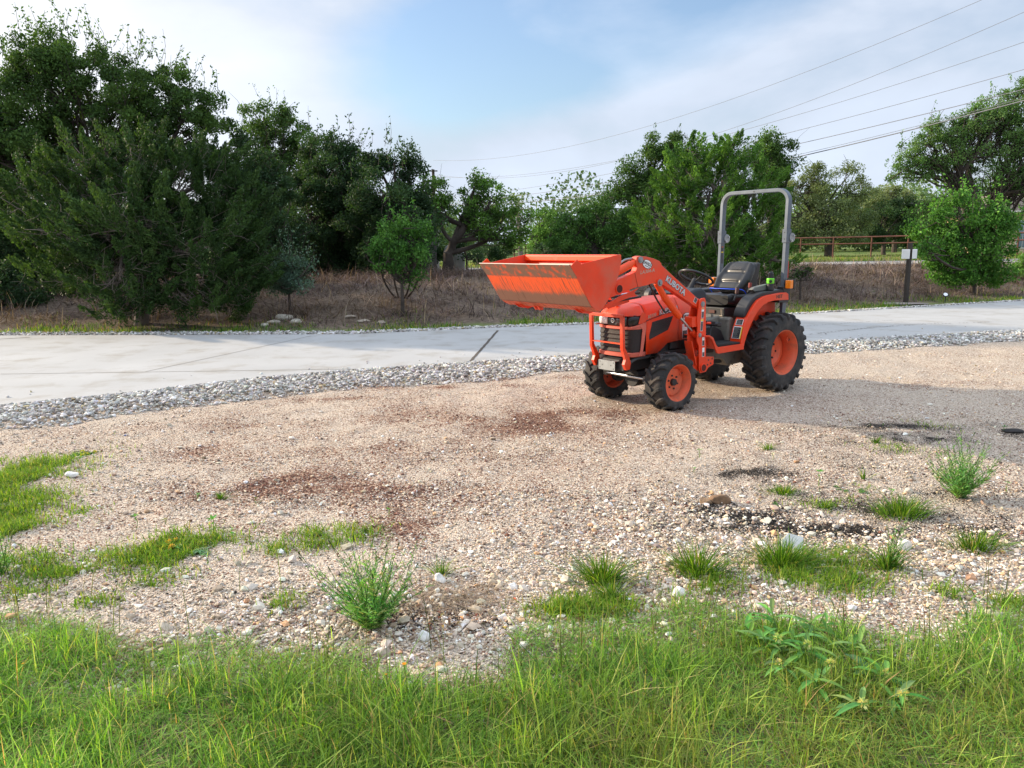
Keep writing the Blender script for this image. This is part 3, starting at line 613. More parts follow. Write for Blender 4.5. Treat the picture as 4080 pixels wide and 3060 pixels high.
rosette(3170, 2600, 9, .13, .15, .11, 'milkweed clump with long drooping leaves and a pale green flower in the right grass', 'milkweed', 'wild plant', ['#6d9c4c', '#84b05c', '#588a3e'], 2, ('#b9c58a', .3), spread=.16)
rosette(3330, 2760, 6, .12, .17, .08, 'lower milkweed with pale yellow flower heads in the right grass', 'milkweed', 'wild plant', ['#74a450', '#8cb864', '#5f8f46'], 4, ('#d3d09a', .6), spread=.15)
rosette(330, 1812, 7, .09, .2, .012, 'flat dark milkweed with a round yellow flower ball on the gravel at left', 'milkweed', 'wild plant', ['#5d8a3a', '#6f9a45', '#47752f'], 5, ('#b7b45a', .6), upw=.15, spread=.07)
rosette(690, 2180, 5, .07, .16, .02, 'yellow flowering milkweed lying in the lower left grass patch', 'milkweed', 'wild plant', ['#5d8a3a', '#6f9a45'], 6, ('#c2a95a', .8), upw=.3, spread=.04)
rosette(3100, 1480+530, 4, .03, .3, .01, 'small flat leafy weed beside the tiny tuft right of the brown rocks', 'ground_weed', 'weed', ['#4a7230', '#5b8338'], 7, upw=.1, spread=.05)
rosette(3380, 1955, 5, .035, .28, .01, 'flat clover-like weed left of the low broad-leaved seedling', 'ground_weed', 'weed', ['#4a7a34', '#5b8a3c'], 9, upw=.1, spread=.07)
rosette(830, 2200, 6, .05, .25, .015, 'silvery leafed weed at the right side of the lower left grass patch', 'ground_weed', 'weed', ['#7b9a6a', '#8aa878'], 10, upw=.35, spread=.05)
rosette(3500, 2720, 1, .17, .26, .02, 'big single arrow-shaped leaf plant beside the lower milkweed', 'broadleaf_weed', 'weed', ['#5c8458', '#6a9464'], 12, upw=.9, spread=.01)
def flower(px, py, hgt, c, r, label):
    t = empty('wildflower', at(px, py)); st = Bag(); fl = Bag()
    V, F = ribbon_tube([(0, 0, 0), (.006, 0, hgt*.5), (0, 0, hgt)], [.0016]*3, 4); st.add(V, F, lin('#6f8a3c')); st.build('stem', leaf_m, t)
    for k in range(12):
        a = k/12*6.283; fl.leaf((0, 0, hgt), (math.cos(a), math.sin(a)-.3, .25), (0, 0, 1), r, r*.55, lin(c))
    fl.build('flower_head', leaf_m, t); tag(t, label, 'flower')
flower(1618, 2810, .15, '#f0a818', .010, 'bright orange yellow flower head in the front grass left of centre')
flower(1545, 2820, .12, '#c99a20', .006, 'small dull yellow flower left of the bright orange one')
flower(110, 2780, .13, '#e0b020', .006, 'small yellow flower in the grass at lower left')
# dead leaves and a hollow of dry roots at the lawn edge
def litter(px, py, n, sx, sy, nm, label):
    c = at(px, py); b = Bag(); rr = random.Random(px)
    for k in range(n):
        p = (rr.gauss(0, sx), rr.gauss(0, sy), .006+rr.random()*.01); a = rr.uniform(0, 6.28); c_ = tuple(v*rr.uniform(.6, 1.3) for v in lin(rr.choice(['#a8784a', '#7d5a3c', '#c49a6a', '#6a5140'])))
        b.leaf(p, (math.cos(a), math.sin(a), rr.uniform(-.1, .4)), (0, 0, 1), rr.uniform(.02, .045), .014, c_, fold=.4)
    o = b.build(nm, dry_m); o.location = c; tag(o, label, 'dead leaves', kind='stuff')
litter(1830, 2470, 40, .22, .12, 'dead_leaves', 'fallen brown oak leaves around the bare hollow below centre')
litter(2400, 2420, 24, .25, .08, 'dead_leaves', 'fallen brown leaves between grass clumps right of centre')
n = 900; x = RNG.normal(0, .16, n); y = RNG.normal(0, .09, n); o = blades('dry_roots', x, y, np.zeros(n)+.003, RNG.uniform(.01, .04, n), RNG.uniform(1.5, 6, n), RNG.uniform(.0015, .003, n), palette(n, ['#9a8672', '#7d6b5c', '#b5a48e'], [2, 2, 1]), dry_m)
o.location = at(1800, 2400); tag(o, 'tangle of dry grey roots around the bare hollow beside the large weed', 'dry roots', kind='stuff')
def scrap(px, py, s, c, label):
    b = Bag(); rr = random.Random(px); b.add([(-s, 0, .004), (s*.9, -s*.3, .003), (s, s*.5, .012), (-s*.4, s*.6, .008)], [(0, 1, 2, 3)], lin(c)); b.add([(-s, 0, .003), (s*.9, -s*.3, .002), (s, s*.5, .010), (-s*.4, s*.6, .006)], [(3, 2, 1, 0)], lin(c))
    o = b.build('plastic_scrap', leaf_m); o.location = at(px, py); tag(o, label, 'scrap')
scrap(498, 1738, .018, '#1560b0', 'tiny blue plastic scrap on the gravel at left')

# ---------------------------------------------------------------- dry bank beyond the driveway
n = 130000; x = RNG.uniform(-16, 21, n); y = yfar(x)+.4+RNG.uniform(0, 1, n)**.9*13; k = (np.abs(x) < .75*y+1) & (y < 27.0+.0*x) & (RNG.uniform(0, 1, n) < .75+.8*noise(x, y, 1.9)) & (RNG.uniform(0, 1, n) < sst((y-yfar(x)-.4)/1.6)*.92+.08)
x = x[k]; y = y[k]; n = len(x); h = RNG.gamma(3, .07, n)*(1+.8*noise(x, y, 1.6)); h = np.clip(h, .05, .6)*sst((y-yfar(x)-.2)/2.2)*np.where(y > 25.5, .6, 1)
warm = sst((noise(x, y, .7)-.05)/.6)[:, None]*.6
c = palette(n, ['#706062', '#84726e', '#594c4d', '#9a887c', '#765f55'], [4, 4, 3, 1.5, 2], .15)*(1-warm)+palette(n, ['#8a7460', '#a08a70', '#6b5546', '#77664e'], [3, 2, 3, 2], .15)*warm
blades('dry_brush', x, y, H(x, y)-.02, h, np.abs(RNG.normal(1.9, 1.3, n)), RNG.uniform(.007, .018, n), c*(.82+.5*noise(x, y, 2.4))[:, None], dry_m)
tag(bpy.data.objects['dry_brush'], 'tangled brown dead grass and vines covering the bank behind the driveway', 'dry brush', kind='stuff')
n = 24000; x = RNG.uniform(-16, 21, n); y = yfar(x)+.3+np.abs(RNG.normal(0, .9, n)); k = (np.abs(x) < .75*y+1) & (noise(x, y, 1.1)+.4*noise(x, y, 5.) > RNG.uniform(-.3, .7, n))
x = x[k]; y = y[k]; n = len(x)
blades('verge_grass', x, y, H(x, y)-.01, RNG.uniform(.03, .16, n), np.abs(RNG.normal(.5, .4, n)), RNG.uniform(.008, .014, n), gcol(n, (3, 3, 4, 1, 1, 3, 1.5, 1.5)), grass_m)
tag(bpy.data.objects['verge_grass'], 'short green grass fringe between the far white rocks and the brown bank', 'grass', kind='stuff')
n = 30000; y = RNG.uniform(30.2, 60, n); x = RNG.uniform(-.1, .8, n)*y
blades('field_grass', x, y, H(x, y)-.01, RNG.uniform(.04, .16, n)*(1+.5*noise(x, y, .4)), np.abs(RNG.normal(.6, .4, n)), RNG.uniform(.02, .05, n), palette(n, ['#63803c', '#78904a', '#8f8c5a', '#52702f', '#9a8a66'], [3, 3, 2, 2, 1.5]), grass_m)
tag(bpy.data.objects['field_grass'], 'grass of the green field beyond the back road', 'grass', kind='stuff')
n = 2600; x = RNG.uniform(-14, 20, n); y = yfar(x)+1.0+RNG.uniform(0, 1, n)*11; k = (np.abs(x) < .75*y+1) & (noise(x, y, 1.4) > .05); x = x[k]; y = y[k]; n = len(x)
blades('pale_stalks', x, y, H(x, y), RNG.uniform(.2, .6, n), np.abs(RNG.normal(.4, .4, n)), RNG.uniform(.008, .014, n), palette(n, ['#b09c82', '#9a8a76', '#8a7460'], [2, 2, 1]), dry_m)
tag(bpy.data.objects['pale_stalks'], 'pale dry grass stalks standing up in clumps from the brown bank', 'dry grass', kind='stuff')
# far road on top of the bank
asph = mat('back_road', lin('#9d9a94'), .9, var=.06, vscale=.5)
rd = strip('back_road', lambda x: 27.0+.02*x, lambda x: 29.9+.03*x, .4, 0, asph, np.arange(-40, 60.1, 1.))
me = rd.data
for v in me.vertices: v.co.z = float(H(v.co.x, v.co.y))+(.03 if v.index % 4 in (1, 2) else -.1)
rd['kind'] = 'structure'
for k, (px, py, s, hh) in enumerate(((1090, 1290, 45, .10), (1135, 1275, 60, .16), (1180, 1288, 50, .10), (1055, 1300, 30, .07))):
    rock('limestone_rock', px, py, s, hh, '#b9b2a2', ['pale limestone rock left of the bigger one at the foot of the bank', 'biggest pale limestone rock of the heap at the foot of the bank', 'flat limestone rock right of the biggest one at the foot of the bank', 'small limestone lump at the left end of the heap'][k], seed=30+k, group='limestone heap at the foot of the bank')
for k, (px, py, s) in enumerate(((1395, 1268, 40), (1450, 1285, 46), (1520, 1290, 34))):
    rock('rubble_stone', px, py, s, .07, '#a89c8c', ['brownish rubble stone below the round shrub, leftmost of three', 'middle brownish rubble stone below the round shrub', 'right brownish rubble stone below the round shrub'][k], seed=50+k, group='rubble below the round shrub')

# ---------------------------------------------------------------- trees
bark_d = mat('bark_dark', lin('#4a423b'), .95, var=.35, vscale=5, bump=.8, bscale=18)
bark_g = mat('bark_grey', lin('#786e65'), .95, var=.3, vscale=6, bump=.6, bscale=20)
foliage_m = attr_mat('foliage', .6, trans=.28, spec=.2)
DEN = 2.6; LSZ = .8
def tube_np(P0, P1, r0, r1, bend, k=4, seg=3):
    """many bent tubes at once: P0,P1 (n,3)"""
    n = len(P0); t = np.linspace(0, 1, seg+1)[None, :, None]
    C = P0[:, None]*(1-t)+P1[:, None]*t + bend[:, None]*(4*t*(1-t))
    D = P1-P0; D /= np.linalg.norm(D, axis=1)[:, None]+1e-9; U = np.cross(D, [0.1, .2, 1.]); U /= np.linalg.norm(U, axis=1)[:, None]+1e-9; W = np.cross(D, U)
    rr = (r0[:, None]*(1-t[..., 0])+r1[:, None]*t[..., 0])[..., None, None]
    a = np.arange(k)/k*2*np.pi
    ring = U[:, None, None]*np.cos(a)[None, None, :, None]+W[:, None, None]*np.sin(a)[None, None, :, None]
    V = (C[:, :, None]+ring*rr).reshape(-1, 3)
    s, j = np.meshgrid(np.arange(seg), np.arange(k), indexing='ij'); q = np.stack([s*k+j, s*k+(j+1) % k, (s+1)*k+(j+1) % k, (s+1)*k+j], -1).reshape(-1, 4)
    F = (q[None]+(np.arange(n)*k*(seg+1))[:, None, None]).reshape(-1, 4)
    return V, F
def pxyz(px, py, y): return np.array(ray(px, py, y))
def tree(name, label, depth, base, trunk, blobs, greens, leaf=.085, dens=2600, style='oak', bark=None, trunk_r=.16, cat='tree', group=None, clump=.38, shoots=0, twigr=.012, ncl=1., aspect=.5, stems=1):
    """trunk: photo pixels up the trunk at this depth; blobs: (px, py, rx, ry[, ddepth[, density]]) masses of foliage"""
    bx = pxyz(base[0], base[1], depth)[0]; B = np.array([bx, depth, float(H(bx, depth))])
    root = empty(name, tuple(B)); tV = []; tF = []; off = 0
    def addt(V, F):
        nonlocal off
        tV.append(V); tF.append(F+off); off += len(V)
    path = [B-np.array([0, 0, .15])]+[pxyz(p[0], p[1], depth) for p in trunk]
    for k in range(len(path)-1):
        f0 = 1-.55*k/len(path); f1 = 1-.55*(k+1)/len(path)
        addt(*tube_np(path[k][None], path[k+1][None], np.array([trunk_r*f0*(1.25 if k == 0 else 1)]), np.array([trunk_r*f1]), RNG.normal(0, trunk_r*.25, (1, 3)), 9, 4))
    LP = []; LS = []; LC = []; LD = []
    pal = np.array([lin(c) for c in greens])
    if greens is OAK or greens is DARK or greens is CED: pal = pal*np.array([.80, .76, .86])
    for bl in blobs:
        px, py, rx, ry = bl[:4]; dd = bl[4] if len(bl) > 4 else 0; dk = bl[5] if len(bl) > 5 else 1
        y0 = depth+dd; c = pxyz(px, py, y0); rx, ry = rx*y0/FPX, ry*y0/FPX; rz = (rx+ry)/2
        j = min(len(path)-1, 1+int(RNG.integers(0, max(1, len(path)-1)))); q = path[-1] if len(path) < 3 else path[j if path[j][2] < c[2] else max(1, j-1)]
        L_ = np.linalg.norm(c-q); addt(*tube_np(q[None], c[None], np.array([min(trunk_r*.5, .03+.03*L_)]), np.array([.03]), RNG.normal(0, .08*L_, (1, 3))-np.array([[0, 0, .05*L_]]), 6, 5))
        nc = max(5, int(ncl*9*(rx*ry*rz)**(2/3)/clump**2*.42))
        v = RNG.normal(0, 1, (nc, 3)); v /= np.linalg.norm(v, axis=1)[:, None]; rr = RNG.uniform(.12, 1, nc)**.42
        cc = c+v*rr[:, None]*np.array([rx, rz, ry])*RNG.uniform(.85, 1.12, (nc, 1))
        gz = np.array([float(H(a[0], a[1])) for a in cc])+.1; cc[:, 2] = np.maximum(cc[:, 2], gz)
        fr = RNG.uniform(.25, 1., nc)[:, None]; st0 = q[None]*(1-fr)+c[None]*fr+RNG.normal(0, .10, (nc, 3)); bend = RNG.normal(0, .14, (nc, 3)); addt(*tube_np(st0, cc, np.full(nc, twigr*1.7), np.full(nc, twigr*.5), bend, 3, 3))
        # finer twigs running out of each clump
        m2 = nc*2; ci = RNG.integers(0, nc, m2); e2 = cc[ci]+RNG.normal(0, clump*.6, (m2, 3)); addt(*tube_np(cc[ci], e2, np.full(m2, twigr*.7), np.full(m2, twigr*.25), RNG.normal(0, .04, (m2, 3)), 3, 2))
        nl = int(dens*DEN*dk*rx*ry); ci = RNG.integers(0, nc, nl); csz = RNG.uniform(.6, 1.3, nc)*clump
        g = RNG.normal(0, 1, (nl, 3)); g /= (np.linalg.norm(g, axis=1)[:, None]+.2); g *= RNG.uniform(0, 1, (nl, 1))**.5
        if style == 'cedar':
            o_ = v[ci]*np.array([1, 1, .5])+np.array([0, 0, .75]); o_ /= np.linalg.norm(o_, axis=1)[:, None]
            s_ = RNG.uniform(-.6, 1.3, nl)[:, None]; p = cc[ci]+o_*s_*csz[ci][:, None]+g*csz[ci][:, None]*.42*(1.25-.6*np.abs(s_)); d = o_+RNG.normal(0, .45, (nl, 3))
        else:
            p = cc[ci]+g*csz[ci][:, None]*np.array([1, 1, .8]); d = RNG.normal(0, 1, (nl, 3))+np.array([0, 0, -.15])
        LP.append(p); LD.append(d); LS.append(leaf*LSZ*RNG.uniform(.55, 1.3, nl))
        kc = pal[RNG.integers(0, len(pal), nc)]*RNG.uniform(.75, 1.2, (nc, 1)); kc = kc[ci]*.65+pal[RNG.integers(0, len(pal), nl)]*.35
        LC.append(kc*RNG.uniform(.75, 1.25, (nl, 1)))
        if shoots:
            ns = int(shoots*rx*2); a = RNG.uniform(-1, 1, ns)
            s0 = c+np.stack([a*rx, RNG.normal(0, rz*.4, ns), np.sqrt(1-a*a)*ry*.9], -1); ln = RNG.uniform(.25, .75, ns); up = np.stack([RNG.normal(.1, .3, ns), RNG.normal(0, .3, ns), np.ones(ns)], -1); s1_ = s0+up*ln[:, None]
            addt(*tube_np(s0, s1_, np.full(ns, .008), np.full(ns, .003), RNG.normal(0, .04, (ns, 3)), 3, 2)); q = RNG.integers(0, ns, ns*14); f = RNG.uniform(0, 1.03, (ns*14, 1))
            LP.append(s0[q]*(1-f)+s1_[q]*f+RNG.normal(0, .035, (ns*14, 3))); LD.append(RNG.normal(0, 1, (ns*14, 3))+np.array([0, 0, .3])); LS.append(leaf*RNG.uniform(.6, 1.1, ns*14)); LC.append(pal[RNG.integers(0, len(pal), ns*14)]*1.25)
    P = np.concatenate(LP); D = np.concatenate(LD); Sz = np.concatenate(LS); C = np.concatenate(LC)
    D /= np.linalg.norm(D, axis=1)[:, None]+1e-9; U = np.cross(D, RNG.normal(0, 1, D.shape)); U /= np.linalg.norm(U, axis=1)[:, None]+1e-9
    a = (D*Sz[:, None]); b_ = U*(Sz*aspect*.5)[:, None]; n_ = np.cross(D, U)*(Sz*.12)[:, None]
    if style == 'cedar': V = np.stack([P-a*.5, P-b_-n_, P+a*.5, P+b_+n_*.5], 1)
    else: V = np.stack([P-a*.5, P+a*.05-b_+n_, P+a*.5, P+a*.05+b_+n_], 1)
    F = np.arange(len(P)*4).reshape(-1, 4)
    V = V.reshape(-1, 3)-B
    mesh_np('crown', V, F, foliage_m, parent=root, col=np.repeat(np.clip(C, .005, .6), 4, axis=0))
    mesh_np('trunk', np.concatenate(tV)-B, np.concatenate(tF), bark or bark_d, parent=root, smooth=True)
    tag(root, label, cat, group); return root
OAK = ['#4a6b33', '#3d5c2c', '#567a3a', '#678c42']; DARK = ['#33502f', '#2b4528', '#3f5f37', '#47683c']; CED = ['#3c5a2e', '#466832', '#324e2a', '#54743a']
BRI = ['#557f3a', '#668f44', '#48702f', '#769c50']; GRY = ['#7b8a60', '#6a7a52', '#8f9a70', '#5f6f48']; FAR_HAZE = ['#5a7350', '#4f6748', '#68805a']  # last palette: distance haze put into the greens, paler and bluer
tree('broadleaf_tree', 'tallest tree at far left, its leafy crown rising behind the wide dark cedar', 20, (470, 1240), [(470, 900), (440, 650)],
     [(110, 450, 220, 230), (330, 350, 230, 190), (560, 390, 190, 160, 0, .8), (740, 440, 150, 130), (830, 560, 130, 120), (330, 560, 260, 130, .5, .7), (-30, 650, 190, 200), (600, 600, 200, 120, .8, .55), (180, 250, 180, 100, -.5), (-150, 480, 200, 260)], OAK, leaf=.10, dens=3900, shoots=8, trunk_r=.22, clump=.36)
tree('oak_tree', 'dark tree cut by the left edge of the photo behind the cedar', 22, (-60, 1230), [(-60, 900)], [(-120, 850, 240, 260), (60, 950, 150, 170), (-60, 1100, 200, 130), (130, 1120, 120, 80)], DARK, leaf=.10, dens=3000, clump=.45)
tree('cedar_tree', 'wide dark cedar at left whose branches reach down to the ground by the driveway', 16.6, (560, 1330), [(560, 1100), (540, 900), (520, 760)],
     [(150, 800, 140, 180, 0, .9), (330, 700, 160, 150), (560, 680, 200, 160), (780, 740, 200, 180), (950, 860, 130, 180), (280, 930, 210, 150, -.6), (520, 900, 240, 170, -1.1), (780, 980, 230, 180, -.9), (980, 1060, 110, 150), (260, 1090, 150, 90), (480, 1120, 240, 100, -1.0, .6), (740, 1180, 230, 90, -.8, .6), (900, 1200, 140, 70, 0, .7), (520, 1230, 180, 50, -1, .5)],
     CED, leaf=.09, dens=9000, style='cedar', bark=bark_g, clump=.30, aspect=.32, twigr=.007, trunk_r=.13, ncl=1.9)
tree('oak_tree', 'open-crowned oak standing between the tall left tree and the dark round trees', 27, (1085, 1170), [(1090, 900), (1085, 760), (1100, 640)],
     [(1050, 470, 85, 55), (1130, 510, 100, 70), (1210, 580, 100, 80), (1100, 600, 90, 60), (1010, 560, 60, 70), (1040, 700, 90, 90, 0, .8), (1190, 700, 80, 80), (980, 820, 120, 110)], OAK, leaf=.12, dens=2100, clump=.40, shoots=2)
tree('oak_tree', 'dark dense tree with its crown peak just right of the open-crowned oak', 24.5, (1330, 1170), [(1330, 950), (1350, 800)],
     [(1350, 600, 90, 55), (1290, 640, 100, 80), (1420, 640, 60, 60), (1330, 740, 150, 120, -.5), (1230, 850, 170, 140, -.5), (1380, 870, 150, 150, -.8), (1150, 960, 120, 110), (1300, 1010, 170, 90), (1440, 760, 90, 90), (1250, 700, 80, 70), (1420, 960, 120, 120), (1200, 1090, 160, 60, 1, .7), (1400, 1080, 140, 60, 1, .7)], DARK, leaf=.11, dens=3000, clump=.42, shoots=3)
tree('oak_tree', 'dark dense tree directly behind the round green shrub', 23, (1540, 1150), [(1540, 980), (1560, 820)],
     [(1490, 640, 80, 60), (1570, 650, 90, 80), (1640, 730, 70, 80), (1530, 780, 150, 120, -.5), (1640, 860, 100, 110, -.4), (1480, 920, 130, 120), (1600, 970, 130, 90), (1690, 950, 50, 70, 0, .8), (1500, 1070, 150, 60, 1, .7), (1640, 1050, 100, 50, 1, .6)], DARK, leaf=.11, dens=3100, clump=.42, shoots=3)
tree('dark_tree', 'dense dark green tree filling the gap right of the wide cedar', 20.5, (1060, 1230), [(1060, 1000), (1040, 850)],
     [(990, 640, 100, 110), (1060, 760, 110, 120), (960, 820, 120, 130), (1100, 890, 120, 120), (1040, 1000, 150, 120), (1160, 1010, 90, 110), (1080, 1110, 150, 70)], DARK, leaf=.10, dens=2700, clump=.38)
tree('live_oak', 'gnarled live oak with forked leaning trunk behind the bucket lip', 25, (1768, 1062), [(1785, 1010), (1805, 965), (1850, 900)],
     [(1740, 770, 70, 70), (1690, 740, 35, 50), (1905, 770, 80, 60), (1960, 800, 85, 75), (1850, 850, 80, 50, 0, .7), (2010, 900, 100, 80), (1925, 900, 90, 50, 0, .7), (1730, 850, 60, 60, 0, .7), (1908, 712, 28, 30), (2060, 960, 50, 40)], ['#557a35', '#628a3a', '#48692f', '#3c5a2b'], leaf=.11, dens=1900, clump=.32, trunk_r=.18, twigr=.012)
tree('bare_tree', 'thin greyish half-bare tree far behind the live oak', 48, (2075, 1030), [(2070, 900), (2062, 840)], [(2060, 815, 55, 40), (2090, 850, 40, 40), (2030, 870, 40, 40)], GRY, leaf=.13, dens=330, clump=.5, trunk_r=.15, twigr=.02, bark=bark_g)
tree('bright_tree', 'pale green bushy tree far behind the left end of the bucket', 36, (2140, 1050), [(2140, 960)], [(2150, 880, 80, 40), (2120, 940, 80, 60), (2200, 930, 60, 60), (2170, 1000, 90, 40)], BRI, leaf=.13, dens=1500, clump=.45)
tree('green_bush_tree', 'dense green bushy tree just above the raised bucket', 24, (2370, 1090), [(2370, 980)],
     [(2300, 900, 90, 70, 0, .9), (2410, 880, 110, 90), (2250, 970, 60, 70), (2350, 990, 130, 70), (2480, 960, 120, 90), (2430, 1050, 160, 40), (2290, 1030, 80, 40)], ['#42662f', '#4d7436', '#375a2a', '#5f8542'], leaf=.10, dens=3200, clump=.36, shoots=4)
tree('oak_tree', 'tall rounded oak rising behind the cedar above the bucket, cut by wires', 34, (2620, 1050), [(2610, 900), (2600, 760), (2600, 700)],
     [(2630, 580, 80, 50), (2690, 600, 75, 55), (2600, 620, 70, 40), (2510, 690, 60, 45), (2470, 760, 70, 50), (2560, 740, 100, 70), (2650, 690, 110, 80), (2440, 830, 70, 50), (2560, 830, 120, 90), (2750, 680, 60, 70)], OAK, leaf=.14, dens=1700, clump=.5, trunk_r=.3, shoots=1)
tree('cedar_tree', 'bright green cedar tree behind the steering wheel and roll bar', 21.5, (2850, 1130), [(2860, 950), (2850, 750)],
     [(2800, 640, 80, 70), (2900, 640, 110, 80), (2700, 720, 100, 90), (2830, 760, 170, 110), (3010, 760, 120, 110), (2650, 880, 130, 130), (2820, 920, 190, 130, -.6), (3020, 920, 120, 140), (2700, 1020, 160, 90, 0, .8), (2900, 1030, 190, 90, -.5, .7), (3060, 1040, 80, 80), (2740, 590, 30, 40), (2920, 575, 40, 30), (3130, 1040, 60, 50, .5, .7)],
     ['#4c7230', '#5a8236', '#3c602a', '#6c9440'], leaf=.11, dens=4800, style='cedar', bark=bark_g, clump=.28, aspect=.3, twigr=.008, ncl=1.7)
tree('oak_tree', 'dark oak with clumped crown peaking right of the bright cedar', 36, (3080, 1050), [(3080, 900), (3085, 740)],
     [(3070, 560, 60, 35), (3040, 610, 70, 40), (3120, 620, 60, 45), (3150, 670, 50, 40), (3060, 680, 100, 50), (2990, 620, 50, 35), (3100, 730, 90, 60)], OAK, leaf=.15, dens=1600, clump=.5, trunk_r=.3)
tree('pale_oak', 'grey green spreading oak seen right of the roll bar', 59, (3300, 1045), [(3300, 930), (3290, 850)],
     [(3240, 690, 60, 40), (3180, 740, 110, 60), (3270, 760, 80, 60), (3390, 690, 60, 32), (3400, 760, 90, 60, 0, .7), (3180, 850, 130, 80), (3330, 850, 130, 80), (3120, 940, 120, 60), (3280, 940, 170, 60, 0, .8), (3420, 900, 60, 80)], GRY, leaf=.19, dens=640, clump=.8, trunk_r=.28, twigr=.03)
tree('pale_oak', 'faint pale tree far away between the two right oaks', 72, (3560, 1030), [(3560, 900)], [(3560, 770, 60, 30), (3600, 810, 90, 50), (3470, 820, 60, 60), (3500, 900, 80, 60), (3640, 880, 70, 70)], GRY, leaf=.22, dens=560, clump=.9, trunk_r=.2, twigr=.03)
tree('round_tree', 'dark rounded tree behind the pipe fence', 62, (3520, 1025), [(3525, 940)], [(3520, 860, 80, 60), (3600, 850, 70, 55), (3560, 910, 120, 60), (3640, 920, 70, 60)], DARK, leaf=.2, dens=950, clump=.85)
tree('live_oak', 'big spreading live oak at right with a leaning trunk and wide branches', 32, (3975, 1090), [(3960, 1000), (3935, 880), (3870, 760), (3810, 700)],
     [(3700, 540, 90, 55), (3640, 620, 90, 60), (3600, 680, 70, 50), (3800, 520, 110, 60), (3760, 620, 120, 70, 0, .8), (3900, 480, 120, 70), (3880, 600, 130, 70, 0, .8), (4000, 450, 110, 90), (4065, 370, 70, 50), (4040, 560, 120, 100, 0, .8), (4150, 480, 120, 150), (3720, 710, 90, 35, 0, .8), (3990, 700, 130, 60, 0, .8), (4120, 760, 140, 90), (3850, 740, 90, 40, 0, .6), (3800, 800, 80, 40, 1), (3700, 840, 90, 50, 2.)], ['#567a3e', '#4a6a38', '#648a48', '#74945a'], leaf=.115, dens=1500, clump=.36, trunk_r=.30, twigr=.020, shoots=1, ncl=1.3)
tree('bright_shrub', 'tall bright green shrub behind the marker post at right', 21.5, (3880, 1130), [(3880, 1050)],
     [(3820, 820, 80, 40), (3930, 850, 90, 50), (3760, 880, 110, 60), (3870, 920, 150, 80), (3980, 920, 80, 70), (3720, 960, 80, 60), (3830, 1000, 150, 70), (3950, 1010, 100, 80), (3720, 1020, 60, 50, 0, .7), (3870, 1080, 150, 45, 0, 1.2), (3950, 1100, 90, 35, 0, 1.2), (3790, 1090, 90, 35, -.3, 1.), (3700, 1000, 40, 60, -1, .6)], ['#4a7a30', '#5b8c38', '#3d682b', '#6d9c44'], leaf=.11, dens=2700, clump=.34, cat='shrub', shoots=6, trunk_r=.07)
sh = tree('round_shrub', 'round bright green shrub on thin stems growing out of the brown bank', 16.9, (1600, 1185), [(1600, 1130)],
     [(1590, 920, 95, 40), (1540, 970, 60, 60), (1630, 960, 90, 70), (1580, 1020, 100, 60), (1660, 1030, 60, 60), (1520, 1050, 40, 35), (1640, 1095, 60, 40, 0, .6), (1560, 1090, 50, 40, 0, .5)], ['#44702f', '#528236', '#3a622b', '#649244'], leaf=.085, dens=4200, clump=.26, cat='shrub', shoots=5, trunk_r=.04)
for dx in (-60, -25, 30, 55):
    a = at(1600+dx*.4, 1188); bb = pxyz(1600+dx*1.4, 1040, 16.9); V, F = tube_np(np.array([a]), bb[None], np.array([.026]), np.array([.014]), np.array([[dx*.0015, 0, -.03]]), 6, 5)
    o = mesh_np('stem', V-np.array(sh.location), F, bark_d, parent=sh, smooth=True)
tree('grey_bush', 'low blue-grey bush at the right foot of the wide dark cedar', 17.6, (1150, 1190), [(1150, 1140)], [(1150, 1060, 80, 50), (1110, 1110, 80, 45), (1200, 1110, 70, 50), (1160, 1140, 100, 35)], ['#5f7a68', '#6f8a78', '#4f6a58'], leaf=.07, dens=5200, clump=.22, cat='bush', shoots=12, trunk_r=.03)
tree('small_bush', 'small dark bush right of the live oak trunk', 27, (1860, 1060), [(1860, 1030)], [(1850, 1000, 45, 40), (1885, 1030, 40, 25)], DARK, leaf=.09, dens=2600, clump=.3, cat='bush', trunk_r=.04)
tree('small_bush', 'low leafy bush at the right edge beyond the bank', 24, (4050, 1130), [(4050, 1100)], [(4040, 1080, 60, 30), (4090, 1060, 50, 60)], BRI, leaf=.11, dens=2000, clump=.3, cat='bush', trunk_r=.04)
tree('small_bush', 'low green bush on the bank behind the rear wheel fender', 19.5, (3190, 1140), [(3190, 1110)], [(3170, 1090, 50, 25), (3210, 1075, 40, 18)], CED, leaf=.08, dens=2200, clump=.25, cat='bush', trunk_r=.03)
